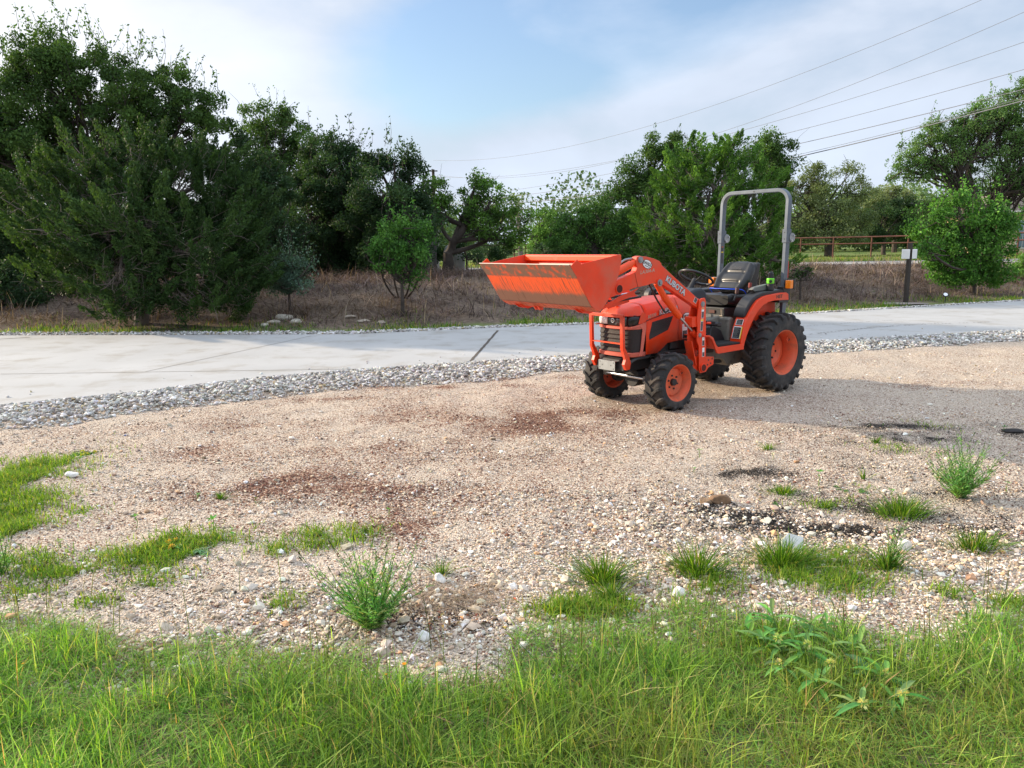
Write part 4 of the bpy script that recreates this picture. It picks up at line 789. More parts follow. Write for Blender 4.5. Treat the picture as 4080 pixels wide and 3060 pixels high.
for k, (px, py, d_, bl, lb) in enumerate((
    (1080, 1200, 25, [(1050, 1060, 100, 110), (1120, 1150, 110, 60), (960, 1150, 90, 80)], 'dark undergrowth shrub between the wide cedar and the grey bush'),
    (1270, 1150, 27, [(1270, 1060, 130, 80), (1330, 1100, 120, 50), (1200, 1110, 100, 50)], 'dark undergrowth shrub in the shade right of the grey bush'),
    (1480, 1120, 27, [(1450, 1040, 120, 80), (1540, 1060, 110, 60), (1420, 1090, 100, 40)], 'dark undergrowth shrub in the shade left of the round shrub'),
    (1690, 1090, 27.5, [(1690, 1010, 80, 80), (1640, 1040, 90, 60)], 'dark undergrowth shrub in the shade right of the round shrub'),
    (40, 1290, 19, [(20, 1150, 120, 110), (100, 1220, 110, 50), (-80, 1200, 120, 90)], 'dark undergrowth shrub at the left edge beside the wide cedar'),
    (230, 1290, 20, [(220, 1180, 120, 80)], 'dark undergrowth shrub in the shade under the left end of the cedar'),
    (1950, 1060, 40, [(1940, 1020, 70, 30), (1990, 1005, 60, 30)], 'low leafy shrub beyond the live oak trunk'),
    (2240, 1060, 30, [(2200, 1010, 100, 50), (2290, 1000, 90, 60)], 'dark low shrub behind the bucket'),
    (2620, 1080, 27, [(2560, 1000, 120, 90), (2660, 1010, 110, 90)], 'dark low shrub behind the loader arm'))):
    tree('undergrowth_shrub', lb, d_, (px, py), [(px, py-60)], bl, DARK, leaf=.11, dens=2600, clump=.4, cat='shrub', trunk_r=.04, group='undergrowth below the oaks')
# far wood closing the view
def woods():
    P = []; n = 150000; k = RNG.integers(0, 130, n); cx = RNG.uniform(-75, 80, 130); cy = RNG.uniform(74, 100, 130); r = RNG.uniform(2, 4.5, 130); g = RNG.normal(0, 1, (n, 3)); g /= np.linalg.norm(g, axis=1)[:, None]; g *= RNG.uniform(.3, 1, (n, 1))**.4
    p = np.stack([cx[k], cy[k], r[k]*.9], -1)+g*r[k][:, None]*np.array([1, 1, .9]); p[:, 2] = np.maximum(p[:, 2], .1)+.3
    D = RNG.normal(0, 1, (n, 3)); D /= np.linalg.norm(D, axis=1)[:, None]; U = np.cross(D, RNG.normal(0, 1, D.shape)); U /= np.linalg.norm(U, axis=1)[:, None]; s = RNG.uniform(.25, .5, n)[:, None]
    V = np.stack([p-D*s/2, p-U*s/3, p+D*s/2, p+U*s/3], 1).reshape(-1, 3); pal = np.array([lin(c) for c in FAR_HAZE]); C = pal[RNG.integers(0, 3, 130)][k]*RNG.uniform(.8, 1.2, (n, 1))
    o = mesh_np('distant_woods', V, np.arange(n*4).reshape(-1, 4), foliage_m, col=np.repeat(C, 4, axis=0)); tag(o, 'far mass of trees closing the view beyond the field', 'woods', kind='stuff')
woods()

# ---------------------------------------------------------------- fences, house, post, poles, wires
rust = mat('rusty_pipe', lin('#633c30'), .8, var=.3, vscale=4)
def pipe(name, pts, r, m, parent, k=8):
    V, F = ribbon_tube(pts, r, k); return mesh_np(name, np.array([tuple(v) for v in V]), np.array(F), m, parent, smooth=True)
fn = empty('pipe_fence', on(9., 52)); tag(fn, 'rust red two-rail pipe fence across the green field at right', 'fence'); fo = Vector(fn.location)
def fpt(px, hh):
    y = np.interp(px, [3100, 4200], [54, 45]); x = pxyz(px, 950, y)[0]; return Vector((x, y, float(H(x, y))+hh))-fo
xs = list(range(3060, 4320, 30))
pipe('rail', [fpt(p, 1.40) for p in xs], .05, rust, fn); pipe('rail', [fpt(p, .98) for p in xs], .045, rust, fn)
for px in (3075, 3192, 3322, 3474, 3620, 3765, 3905, 4058, 4200): pipe('post', [fpt(px, -.1), fpt(px, 1.42)], .05, rust, fn)
gt = empty('pipe_gate', on(.8, 48)); tag(gt, 'small brownish pipe gate panel seen over the left end of the bucket', 'gate'); go = Vector(gt.location)
def gpt(px, hh, y=48): x = pxyz(px, 950, y)[0]; return Vector((x, y, float(H(x, y))+hh))-go
for hh in (1.28, 1.02, .78, .5): pipe('rail', [gpt(2048, hh-.12), gpt(2175, hh+.05)], .03, rust, gt)
for px in (2048, 2093, 2175): pipe('post', [gpt(px, -.1), gpt(px, 1.3)], .035, rust, gt)
wf = empty('wire_fence', on(-1.5, 46)); tag(wf, 'thin dark wire fence on crooked posts left of the pipe gate', 'fence'); wo = Vector(wf.location); dkm = mat('dark_wire', lin('#3c3632'), .8)
def wpt(px, hh): x = pxyz(px, 950, 46)[0]; return Vector((x, 46, float(H(x, 46))+hh))-wo
for hh in (.45, .65, .85, 1.05): pipe('wire', [wpt(1895, hh), wpt(1975, hh-.02), wpt(2046, hh)], .012, dkm, wf, 4)
for px in (1900, 1977, 2008): pipe('post', [wpt(px, -.1), wpt(px+3, .6), wpt(px-1, 1.2)], .04, dkm, wf, 6)

def boxm(name, lo, hi, m, parent=None, bevel=0):
    x0, y0, z0 = lo; x1, y1, z1 = hi
    V = np.array([(x0, y0, z0), (x1, y0, z0), (x1, y1, z0), (x0, y1, z0), (x0, y0, z1), (x1, y0, z1), (x1, y1, z1), (x0, y1, z1)], float)
    F = np.array([(0, 3, 2, 1), (4, 5, 6, 7), (0, 1, 5, 4), (1, 2, 6, 5), (2, 3, 7, 6), (3, 0, 4, 7)])
    o = mesh_np(name, V, F, m, parent)
    if bevel: b = o.modifiers.new('bevel', 'BEVEL'); b.width = bevel; b.segments = 2; b.limit_method = 'ANGLE'
    return o
# stone house beyond the fence
hs = empty('stone_house', on(40.5, 60.)); tag(hs, 'tan stone house with a tall window glimpsed beyond the fence at the right edge', 'house')
stn = bpy.data.materials.new('tan_stone'); stn.use_nodes = True; t = stn.node_tree; b = t.nodes['Principled BSDF']; b.inputs['Roughness'].default_value = .9
br = t.nodes.new('ShaderNodeTexBrick'); br.inputs['Scale'].default_value = 1.6; br.inputs['Color1'].default_value = (*lin('#d8c29c'), 1); br.inputs['Color2'].default_value = (*lin('#c4a67c'), 1); br.inputs['Mortar'].default_value = (*lin('#a89a84'), 1)
tc = t.nodes.new('ShaderNodeTexCoord'); mpn = t.nodes.new('ShaderNodeMapping'); mpn.inputs['Rotation'].default_value = (R(90), 0, 0); t.links.new(tc.outputs['Object'], mpn.inputs[0]); t.links.new(mpn.outputs[0], br.inputs['Vector']); t.links.new(br.outputs[0], b.inputs['Base Color'])
x0 = pxyz(4012, 900, 60)[0]-40.5
glass = mat('window_glass', lin('#5f7480'), .08, spec=.8); trim = mat('white_trim', lin('#e6e0d4'), .6); shing = mat('roof_shingle', lin('#6b625a'), .9, var=.2, vscale=12)
boxm('wall', (x0, 0, -.2), (x0+14, 9, 3.3), stn, hs)
wn = boxm('window', (x0+.75, -.06, .35), (x0+1.75, .02, 2.5), trim, hs)
for a in (0, 1): boxm('pane', (x0+.82+a*.46, -.09, .45), (x0+1.22+a*.46, -.062, 2.42), glass, wn)
wn = boxm('window', (x0+3.6, -.06, .9), (x0+5.2, .02, 2.4), trim, hs); boxm('pane', (x0+3.7, -.09, 1.), (x0+5.1, -.062, 2.3), glass, wn)
rv = np.array([(x0-.6, -.7, 3.2), (x0+14.6, -.7, 3.2), (x0+14.6, 9.7, 3.2), (x0-.6, 9.7, 3.2), (x0+3., 4.5, 5.6), (x0+11, 4.5, 5.6)]); 
ro = mesh_np('roof', rv, [np.array([(0, 1, 5, 4), (2, 3, 4, 5)]), np.array([(1, 2, 5), (3, 0, 4)])], shing, hs); boxm('eave', (x0-.6, -.7, 3.08), (x0+14.6, 9.7, 3.195), trim, hs)
# grey shed behind the round shrub
sd_ = empty('grey_shed', on(-2.6, 27.)); tag(sd_, 'small weathered grey shed half hidden behind the round shrub', 'shed'); gyw = mat('grey_boards', lin('#827f78'), .9, var=.15, vscale=3); gyr = mat('grey_roof', lin('#5e5c58'), .8, var=.2)
boxm('wall', (-.9, 0, -.2), (.0, 1.8, 1.35), gyw, sd_); boxm('corner_board', (-.02, -.03, -.2), (.07, .06, 1.37), gyr, sd_); boxm('roof', (-1., -.12, 1.37), (.15, 1.9, 1.44), gyr, sd_)
bs = Bag(); V, F = [], []
for z_, r_ in ((0, .36), (.3, .4), (.7, .38), (.95, .26), (1.02, .0)):
    for j in range(16): a = j/16*6.283; V.append((.62+r_*math.cos(a), .5+r_*math.sin(a), z_-.05))
for k in range(4):
    for j in range(16): F.append((k*16+j, k*16+(j+1) % 16, k*16+16+(j+1) % 16, k*16+16+j))
wt = mesh_np('water_tank', np.array(V), np.array(F), mat('tank_grey', lin('#8f918a'), .6, var=.1), smooth=True); wt.location = sd_.location; tag(wt, 'low rounded grey tank between the shed and the live oak trunk', 'tank')
# marker post
ps = empty('marker_post', at(3608, 1208)); tag(ps, 'dark square wooden post with a white plate on each side near the driveway', 'marker post')
pw = mat('dark_post', lin('#3a342e'), .85, var=.25, vscale=12); yd = ps.location[1]; sc_ = yd/FPX
hp = (pxyz(3620, 968, yd)[2]-ps.location[2]); wp = .044
po = boxm('post', (-wp, -wp, -.2), (wp, wp, hp), pw, ps, .006); po.rotation_euler = (0, R(.4), R(20))
wpl = mat('white_plate', lin('#dcdcd8'), .5, var=.05); ed = mat('plate_rim', lin('#f2f2f0'), .4)
for s in (-1, 1):
    o = boxm('plate', (-.09, -.006, -.115), (.09, .006, .115), ed, ps, .02); o.location = (s*.125, -.075 if s < 0 else -.02, hp-.27); o.rotation_euler = (0, 0, R(s*28))
    q = boxm('plate_face', (-.074, -.009, -.099), (.074, -.0065, .099), wpl, o)
md = rock('soil_mound', 3600, 1212, 150, .035, '#8a8078', 'low grey soil mound around the foot of the marker post', seed=70)
# solar spot light
sp_ = empty('solar_spotlight', at(3765, 1207)); tag(sp_, 'small black spotlight on a stake with a white tilted face beside the driveway', 'spotlight'); bk = mat('black_plastic', (.012, .012, .013), .45)
pipe('stake', [(0, 0, -.05), (0, 0, .17)], .010, bk, sp_)
def disc(name, r, th, m, parent, loc, rot, seg=24):
    bm = bmesh.new(); bmesh.ops.create_cone(bm, cap_ends=True, segments=seg, radius1=r, radius2=r, depth=th); me = bpy.data.meshes.new(name); bm.to_mesh(me); bm.free(); me.materials.append(m)
    o = bpy.data.objects.new(name, me); COL.objects.link(o); o.parent = parent; o.location = loc; o.rotation_euler = rot; b = o.modifiers.new('b', 'BEVEL'); b.width = .002; return o
hd = disc('head', .062, .03, bk, sp_, (-.01, -.01, .20), (R(48), R(-12), 0)); disc('lens', .05, .004, mat('white_lens', (.85, .87, .9), .25), hd, (0, 0, .0165), (0, 0, 0)); disc('lamp_body', .018, .09, bk, sp_, (.05, .02, .175), (R(60), R(60), 0))

# wires on the two distant poles
pole_m = mat('pole_wood', lin('#3c352e'), .9, var=.2)
def pole(px, pytop, depth, label, arm):
    x = pxyz(px, 900, depth)[0]; b_ = on(x, depth); t_ = empty('utility_pole', b_); tag(t_, label, 'utility pole'); hh = pxyz(px, pytop, depth)[2]-b_[2]
    pipe('pole', [(0, 0, -.3), (0, 0, hh*.5), (0, 0, hh)], [.17, .15, .13], pole_m, t_, 10); arm(t_, hh); return t_
gm_ = mat('galvanised', (.45, .47, .5), .4, .7)
def arm1(t_, hh): pipe('light_arm', [(0, -.1, hh-.9), (.6, -.1, hh-.45), (.95, -.1, hh-.15), (.95, -.1, hh+.25)], .035, gm_, t_, 6); boxm('bracket', (.86, -.2, hh-.6), (1.04, 0, hh-.1), gm_, t_, .02); boxm('lamp_head', (.84, -.22, hh-1.05), (1.08, .0, hh-.85), gm_, t_, .02)
def arm2(t_, hh):
    boxm('cross_arm', (-1.0, -.2, hh-1.1), (1.1, -.08, hh-.95), pole_m, t_)
    for q in (-.9, -.45, .5, 1.): pipe('insulator', [(q, -.14, hh-.95), (q, -.14, hh-.72)], .05, gm_, t_, 8)
    boxm('cross_arm', (-.4, -.2, hh-.2), (.4, -.08, hh-.1), pole_m, t_)
pole(1636, 632, 60, 'dark utility pole with a curved light arm above the tree tops', arm1)
pole(1733, 675, 72, 'utility pole with cross arms just right of the pole with the light arm', arm2)
wire_m = mat('wire', lin('#6a6c72'), .6)
def wire(pts, r, label, yA=70., yB=24.):
    r = r*.62
    XA = pxyz(1735, 900, yA)[0]; XB = pxyz(4700, 900, yB)[0]; T_ = []; Zs = []
    for px, py in pts:
        u = (px-2040)/FPX
        lo, hi = 0., 1.
        for _ in range(50):
            m_ = (lo+hi)/2; x = XA+(XB-XA)*m_; y = yA+(yB-yA)*m_
            # pixel column of a point on the plan line, at the row in the photo
            q = ray(px, py, y)
            if q[0] > x: lo = m_
            else: hi = m_
        T_.append(m_); Zs.append(ray(px, py, yA+(yB-yA)*m_)[2])
    cf = np.polyfit(T_, Zs, min(2, len(T_)-1)); tt = np.linspace(0, 1, 40)
    P = [Vector((XA+(XB-XA)*a, yA+(yB-yA)*a, float(np.polyval(cf, a)))) for a in tt]; V, F = ribbon_tube(P, r, 5)
    o = mesh_np('power_line', np.array([tuple(v) for v in V]), np.array(F), wire_m, smooth=True); tag(o, label, 'power line', 'overhead wires')
wire([(1742, 640), (2434, 535), (3227, 304), (3873, 0)], .014, 'topmost thin overhead wire, the only one that leaves through the top edge')
wire([(1742, 697), (2766, 562), (3614, 240), (4080, 55)], .014, 'second overhead wire from the top, meeting the right edge highest')
wire([(1742, 706), (2500, 620), (3135, 489), (4080, 157)], .014, 'third overhead wire from the top, reaching the right edge below the second')
wire([(1900, 775), (2450, 690), (3282, 489), (4080, 280)], .016, 'fourth overhead wire from the top, just above the thick lower pair')
wire([(2028, 784), (2500, 715), (3172, 572), (3780, 433)], .022, 'dark fifth overhead wire running into the right live oak crown')
wire([(2100, 806), (2550, 750), (3209, 618), (3560, 535)], .034, 'thickest lowest overhead cable')
wire([(2100, 799), (2550, 743), (3209, 608), (3560, 527)], .014, 'thin overhead wire hanging right above the thickest cable')

# ---------------------------------------------------------------- tractor (x forward, y to its left, z up; origin under the rear axle)
ORG = (.80, .052, .010)
paint = mat('orange_paint', ORG, .42, coat=.08, spec=.35, var=.05, vscale=6, dirt=(.42, .17, .11), dscale=3.2, dlo=.45, dhi=.95, bump=.04, bscale=40)
paint_b = mat('orange_paint_worn', (.86, .075, .008), .38, coat=.08, spec=.35, dirt=(.34, .10, .05), dscale=9, dlo=.6, dhi=.9)
faded = mat('faded_orange_plastic', lin('#cf6a58'), .6, var=.08, vscale=10)
wheel_p = mat('wheel_orange', (.76, .13, .05), .5, dirt=(.30, .12, .07), dscale=9, dlo=.46, dhi=.85)
rub = mat('tyre_rubber', (.022, .022, .022), .78, dirt=(.12, .10, .085), dscale=7, dlo=.45, dhi=.8, bump=.15)
blk = mat('black_plastic_trim', (.018, .018, .02), .5, bump=.1, bscale=200)
gloss = mat('black_gloss', (.010, .010, .012), .18)
iron = mat('dark_iron', (.025, .024, .024), .65, dirt=(.08, .065, .05), dscale=12)
vinyl = mat('seat_vinyl', (.014, .014, .015), .36)
greyp = mat('grey_casting', lin('#77736a'), .6, var=.12, dirt=lin('#4a4640'), dscale=14)
dashm = mat('dash_plastic', lin('#2c3138'), .55)
steel = mat('bright_steel', (.62, .62, .64), .28, 1)
zinc = mat('zinc_plate', (.30, .32, .33), .5, .7, var=.1, vscale=20)
ropsm = mat('rops_grey_paint', lin('#5b646e'), .42, .35, var=.14, vscale=9)
lensd = mat('headlight_lens_dark_reflection', (.03, .03, .035), .06, spec=.9)  # same lens as below; near lamp's dark reflection put into its colour
lensm = mat('headlight_lens', (.92, .93, .95), .15, 0, spec=.9)
amber = mat('amber_lens', (.85, .22, .01), .25, coat=.4)
white = mat('sticker_white', (.8, .8, .8), .5); blackp = mat('sticker_black', (.02, .02, .02), .5); yellow = mat('sticker_yellow', (.75, .52, .03), .5)
silver = mat('letter_silver', lin('#c4c2c6'), .4); greyl = mat('letter_faded', lin('#b59a88'), .6); textg = mat('sticker_print', lin('#8d8f90'), .6)
TX, TY, TYAW = 2.6085, 8.7545, 3.7813
TR = empty('tractor', (TX, TY, 0), TYAW)
tag(TR, 'orange compact tractor with raised front loader bucket parked on the gravel', 'tractor')
def smooth(o, ang=35):
    me = o.data
    for p in me.polygons: p.use_smooth = True
    me.set_sharp_from_angle(angle=R(ang)); return o
def bev(o, w_=.004, seg=2):
    b = o.modifiers.new('bevel', 'BEVEL'); b.width = w_; b.segments = seg; b.limit_method = 'ANGLE'; b.angle_limit = R(30); b.harden_normals = True
    for p in o.data.polygons: p.use_smooth = True
    return o
def frombm(name, bm, m, parent, sm=None):
    bmesh.ops.recalc_face_normals(bm, faces=bm.faces); me = bpy.data.meshes.new(name); bm.to_mesh(me); bm.free(); me.materials.append(m)
    o = bpy.data.objects.new(name, me); COL.objects.link(o); o.parent = parent
    if sm: smooth(o, sm)
    return o
def prism(name, poly, y0, y1, m, parent=None, b=.003, bm0=None):
    """side profile (x,z) given thickness across the tractor"""
    bm = bm0 or bmesh.new(); a = [bm.verts.new((x, y0, z)) for x, z in poly]; c = [bm.verts.new((x, y1, z)) for x, z in poly]; n = len(poly)
    bm.faces.new(a); bm.faces.new(c[::-1])
    for i in range(n): bm.faces.new((a[i], c[i], c[(i+1) % n], a[(i+1) % n]))
    if bm0: return
    o = frombm(name, bm, m, parent)
    return bev(o, b) if b else o
def boxes(name, lst, m, parent, b=.003):
    bm = bmesh.new()
    for lo, hi in lst:
        x0, y0, z0 = lo; x1, y1, z1 = hi; prism('', [(x0, z0), (x1, z0), (x1, z1), (x0, z1)], y0, y1, None, bm0=bm)
    o = frombm(name, bm, m, parent)
    return bev(o, b) if b else o
def cylbm(bm, p0, p1, r0, r1=None, k=20):
    p0, p1 = Vector(p0), Vector(p1); r1 = r0 if r1 is None else r1; d = (p1-p0).normalized(); u = d.cross(Vector((0, 1, 0)) if abs(d.y) < .9 else Vector((1, 0, 0))).normalized(); v = d.cross(u)
    A = [bm.verts.new(p0+(u*math.cos(a)+v*math.sin(a))*r0) for a in [6.28318*i/k for i in range(k)]]; B = [bm.verts.new(p1+(u*math.cos(a)+v*math.sin(a))*r1) for a in [6.28318*i/k for i in range(k)]]
    bm.faces.new(A); bm.faces.new(B[::-1])
    for i in range(k): bm.faces.new((A[i], B[i], B[(i+1) % k], A[(i+1) % k]))
def cyl(name, segs, m, parent, b=.0015, k=20):
    bm = bmesh.new()
    for s in segs: cylbm(bm, *s, k=k)
    o = frombm(name, bm, m, parent); return bev(o, b) if b else smooth(o)
def hose(name, pts, r, m, parent, k=8):
    """smooth tube through points (Catmull-Rom)"""
    P = [Vector(p) for p in pts]; Q = []
    for i in range(len(P)-1):
        a, b_, c, d = P[max(i-1, 0)], P[i], P[i+1], P[min(i+2, len(P)-1)]
        for s in range(6):
            t_ = s/6; Q.append(.5*((2*b_)+(c-a)*t_+(2*a-5*b_+4*c-d)*t_*t_+(3*b_-a-3*c+d)*t_**3))
    Q.append(P[-1]); V, F = ribbon_tube(Q, r, k); return mesh_np(name, np.array([tuple(v) for v in V]), np.array(F), m, parent, smooth=True)
def lathe(name, prof, m, parent, k=48, cap=False, loc=None):
    """profile (y, r) spun round the y axis"""
    V = []; n = len(prof)
    for j in range(k):
        a = 6.28318*j/k
        for y_, r_ in prof: V.append((r_*math.cos(a), y_, r_*math.sin(a)))
    F = [(j*n+i, j*n+i+1, ((j+1) % k)*n+i+1, ((j+1) % k)*n+i) for j in range(k) for i in range(n-1)]
    bm = bmesh.new(); vv = [bm.verts.new(v) for v in V]
    for f in F: bm.faces.new([vv[i] for i in f])
    bmesh.ops.remove_doubles(bm, verts=bm.verts, dist=1e-5)
    o = frombm(name, bm, m, parent, 32)
    if loc: o.location = loc
    return o
def lettering(s, pos, xd, up, size, m, parent, name='lettering', ext=.0008, bold=.0, sx=1., shear=0, off=0):
    c = bpy.data.curves.new(name, 'FONT'); c.body = s; c.size = size; c.extrude = ext; c.offset = bold; c.align_x = 'CENTER'; c.align_y = 'CENTER'; c.shear = shear; c.materials.append(m); c.resolution_u = 3
    tmp = bpy.data.objects.new('tmp', c); COL.objects.link(tmp); bpy.context.view_layer.update()
    me = bpy.data.meshes.new_from_object(tmp.evaluated_get(bpy.context.evaluated_depsgraph_get())); bpy.data.objects.remove(tmp)
    o = bpy.data.objects.new(name, me); COL.objects.link(o); o.parent = parent
    X_ = Vector(xd).normalized(); Y_ = Vector(up); Y_ = (Y_-X_*Y_.dot(X_)).normalized(); Z_ = X_.cross(Y_)
    mtx = Matrix((X_*sx, Y_, Z_)).transposed().to_4x4(); mtx.translation = Vector(pos)+Z_*off; o.matrix_local = mtx; return o
def decal(name, pos, xd, up, w_, h_, m, parent, bord=None, th=.0012, round_=0, lines=None):
    """thin sticker on a surface facing +z of its own frame"""
    X_ = Vector(xd).normalized(); Y_ = Vector(up); Y_ = (Y_-X_*Y_.dot(X_)).normalized(); Z_ = X_.cross(Y_); mtx = Matrix((X_, Y_, Z_)).transposed().to_4x4(); mtx.translation = Vector(pos)
    bm = bmesh.new()
    if round_ == 2: pts = [(w_/2*math.cos(a), h_/2*math.sin(a)) for a in [6.28318*i/32 for i in range(32)]]
    else: pts = [(-w_/2, -h_/2), (w_/2, -h_/2), (w_/2, h_/2), (-w_/2, h_/2)]
    A = [bm.verts.new((x, y, 0)) for x, y in pts]; B = [bm.verts.new((x, y, th)) for x, y in pts]; n = len(pts); bm.faces.new(A[::-1]); bm.faces.new(B)
    for i in range(n): bm.faces.new((A[i], A[(i+1) % n], B[(i+1) % n], B[i]))
    o = frombm(name, bm, m, parent); o.matrix_local = mtx
    return o
def ewald(pos, xd, parent, w_=.108, h_=.068, clipx=None):
    o = decal('dealer_sticker', pos, xd, (0, 0, 1), w_, h_, blackp, parent, round_=2); q = decal('sticker_face', (0, 0, .0012), (1, 0, 0), (0, 1, 0), w_*.94, h_*.91, white, o, th=.0006, round_=2)
    lettering('EWALD', (0, .004, .0022), (1, 0, 0), (0, 1, 0), h_*.50, blackp, o, bold=.0012, shear=.15, sx=.92); lettering('TRACTOR, INC.', (.006, -h_*.26, .0022), (1, 0, 0), (0, 1, 0), h_*.13, blackp, o, shear=.2, bold=.0002)
    return o
def label_sticker(pos, xd, up, w_, h_, parent, top=None, body=blackp, split=.0):
    """warning sticker: white border, dark print panel, coloured head"""
    o = decal('warning_sticker', pos, xd, up, w_, h_, white, parent)
    hh = h_*.16 if top else 0
    if top: decal('sticker_head', (0, h_/2-hh/2-.002, .0012), (1, 0, 0), (0, 1, 0), w_*.9, hh, top, o, th=.0004)
    bh = h_*(.92-split)-hh; cy = -h_/2+.003+bh/2; decal('sticker_print_panel', (0, cy, .0012), (1, 0, 0), (0, 1, 0), w_*.86, bh, body, o, th=.0004)
    bm = bmesh.new(); k = max(3, int(bh/.009)); rr = random.Random(int(h_*1e4))
    for i in range(k):
        yy = cy-bh/2+bh*(i+.5)/k; wd = w_*.74*rr.uniform(.55, 1); x0_ = -w_*.37
        f = [bm.verts.new(v) for v in ((x0_, yy-.0012, .0019), (x0_+wd, yy-.0012, .0019), (x0_+wd, yy+.0012, .0019), (x0_, yy+.0012, .0019))]; bm.faces.new(f)
    frombm('print_lines', bm, textg, o); return o

# ---- wheels
def wheel(kind, x, y, R_, W, rr, side, nl, disc_in, spin):
    """side +1 = left; the dished face looks outward"""
    w_ = empty(kind, (x, y, R_), parent=TR); hw = W/2; s = side
    lug = .026 if R_ > .35 else .019; Rc = R_-lug
    sh = [(-hw*.80, rr), (-hw*.98, rr+.02), (-hw*1.0, rr+(Rc-rr)*.45), (-hw*.97, rr+(Rc-rr)*.75), (-hw*.86, Rc-.012), (-hw*.6, Rc-.002), (0, Rc), (hw*.6, Rc-.002), (hw*.86, Rc-.012), (hw*.97, rr+(Rc-rr)*.75), (hw*1.0, rr+(Rc-rr)*.45), (hw*.98, rr+.02), (hw*.80, rr)]
    ty = lathe('tyre', sh, rub, w_, 72)
    # lugs: angled bars from just past the centre, over the shoulder and down the sidewall
    bm = bmesh.new()
    for sd in (-1, 1):
        for k in range(nl):
            a0 = 6.28318*(k+(.5 if sd > 0 else 0))/nl; st = [(-.08, 0, 0, 1.), (.30, .30, 0, 1.), (.62, .52, 0, 1.0), (.90, .60, -.004, 1.), (1.02, .60, -(Rc-rr)*.07, .9), (1.03, .60, -(Rc-rr)*.17, .6)]
            rings = []; bw = 6.28318/nl*.50*(.85 if R_ > .35 else .8)
            for i, (fy, fa, dr, ww) in enumerate(st):
                yy = sd*fy*hw; ac = a0+fa*6.28318/nl*1.15; rt = Rc+lug+dr-(.012 if fy > .85 else 0)*(fy-.85)/.15*.6; rb = Rc-.02+dr*1.05-(.02 if fy > .8 else 0)
                if i >= 4: rt = Rc-.004+dr; yy = sd*hw*(1.06 if i == 4 else 1.05)
                ring = []
                for (aa, rq, yq) in ((-.5, rb, -.0), (-.34, rt, 0), (.34, rt, 0), (.5, rb, 0)):
                    a = ac+aa*bw*ww; yv = yy-(sd*hw*.12 if (rq == rb and i >= 4) else 0); ring.append(bm.verts.new((rq*math.cos(a), yv, rq*math.sin(a))))
                rings.append(ring)
            for i in range(len(rings)-1):
                for j in range(3): bm.faces.new((rings[i][j], rings[i][j+1], rings[i+1][j+1], rings[i+1][j]))
            bm.faces.new(rings[0]); bm.faces.new(rings[-1][::-1])
    o = frombm('tread', bm, rub, ty); b = o.modifiers.new('bevel', 'BEVEL'); b.width = .004; b.segments = 1; b.limit_method = 'ANGLE'; b.angle_limit = R(40)
    f = hw*.86
    prof = [(-f*s, rr+.012), (-(f-.012)*s, rr+.004), (-(f-.02)*s, rr-.012), (-(f-.05)*s, rr-.02), (0, rr-.035), ((f-.05)*s, rr-.02), ((f-.028)*s, rr-.012), ((f-.016)*s, rr-.006), (f*s, rr+.004), ((f+.007)*s, rr+.006), ((f+.009)*s, rr+.014), ((f-.002)*s, rr+.018)]
    rim = lathe('rim', prof, wheel_p, w_, 64)
    dy = (f-disc_in)*s; rd = rr-.024
    if R_ < .35:
        pr = [(dy-.004*s, rd), (dy+.012*s, rd-.012), (dy+.016*s, rd-.03), (dy+.006*s, .07), (dy+.006*s, .0)]
        dc = lathe('disc', pr, wheel_p, w_, 48)
        hub = cyl('hub', [((0, dy, 0), (0, dy+.035*s, 0), .036, .033)], iron, w_, .003, 28)
        for k in range(6): a = k*1.0472+.5; cyl('lug_nut', [((.066*math.cos(a), dy, .066*math.sin(a)), (.066*math.cos(a), dy+.018*s, .066*math.sin(a)), .0095)], iron, dc, .001, 6)
    else:
        pr = [(dy-.02*s, rd+.005), (dy, rd-.015), (dy+.004*s, rd-.06), (dy-.03*s, .10), (dy-.03*s, 0)]
        dc = lathe('disc', pr, wheel_p, w_, 48); cyl('hub', [((0, dy-.035*s, 0), (0, dy+.0*s, 0), .055)], wheel_p, w_, .004, 28)
        for k in range(6): a = k*1.0472+.2; cyl('lug_nut', [((.085*math.cos(a), dy-.03*s, .085*math.sin(a)), (.085*math.cos(a), dy-.008*s, .085*math.sin(a)), .011)], iron, dc, .001, 6)
        cyl('rim_lug', [(((rr-.028)*math.cos(.35), dy+.03*s, (rr-.028)*math.sin(.35)), ((rr-.03)*math.cos(.35), dy+.07*s, (rr-.03)*math.sin(.35)), .012)], wheel_p, rim, .002, 10)
    # valve with its guard loop on the barrel
    a = 2.6 if R_ < .35 else 2.5; vx, vz = (rr-.035)*math.cos(a), (rr-.035)*math.sin(a)
    cyl('valve', [((vx, (f-.035)*s, vz), (vx*.86, (f-.03)*s, vz*.86), .005)], blk, rim, 0, 8)
    hose('valve_guard', [(vx*1.04, (f-.055)*s, vz*1.04+.02), (vx*.84, (f-.05)*s, vz*.84+.015), (vx*.80, (f-.035)*s, vz*.80), (vx*.84, (f-.05)*s, vz*.84-.018), (vx*1.04, (f-.055)*s, vz*1.04-.02)], .004, wheel_p, rim, 6)
    w_.rotation_euler = (0, spin, 0); return w_
WB, FT, RT, RF, RR_ = 1.642, .430, .455, .285, .430
wheel('front_wheel', WB, FT, RF, .232, .168, 1, 15, .075, .2); wheel('front_wheel', WB, -FT, RF, .232, .168, -1, 15, .075, 1.1)
wheel('rear_wheel', 0, RT, RR_, .29, .232, 1, 22, .15, .1); wheel('rear_wheel', 0, -RT, RR_, .29, .232, -1, 22, .15, .8)

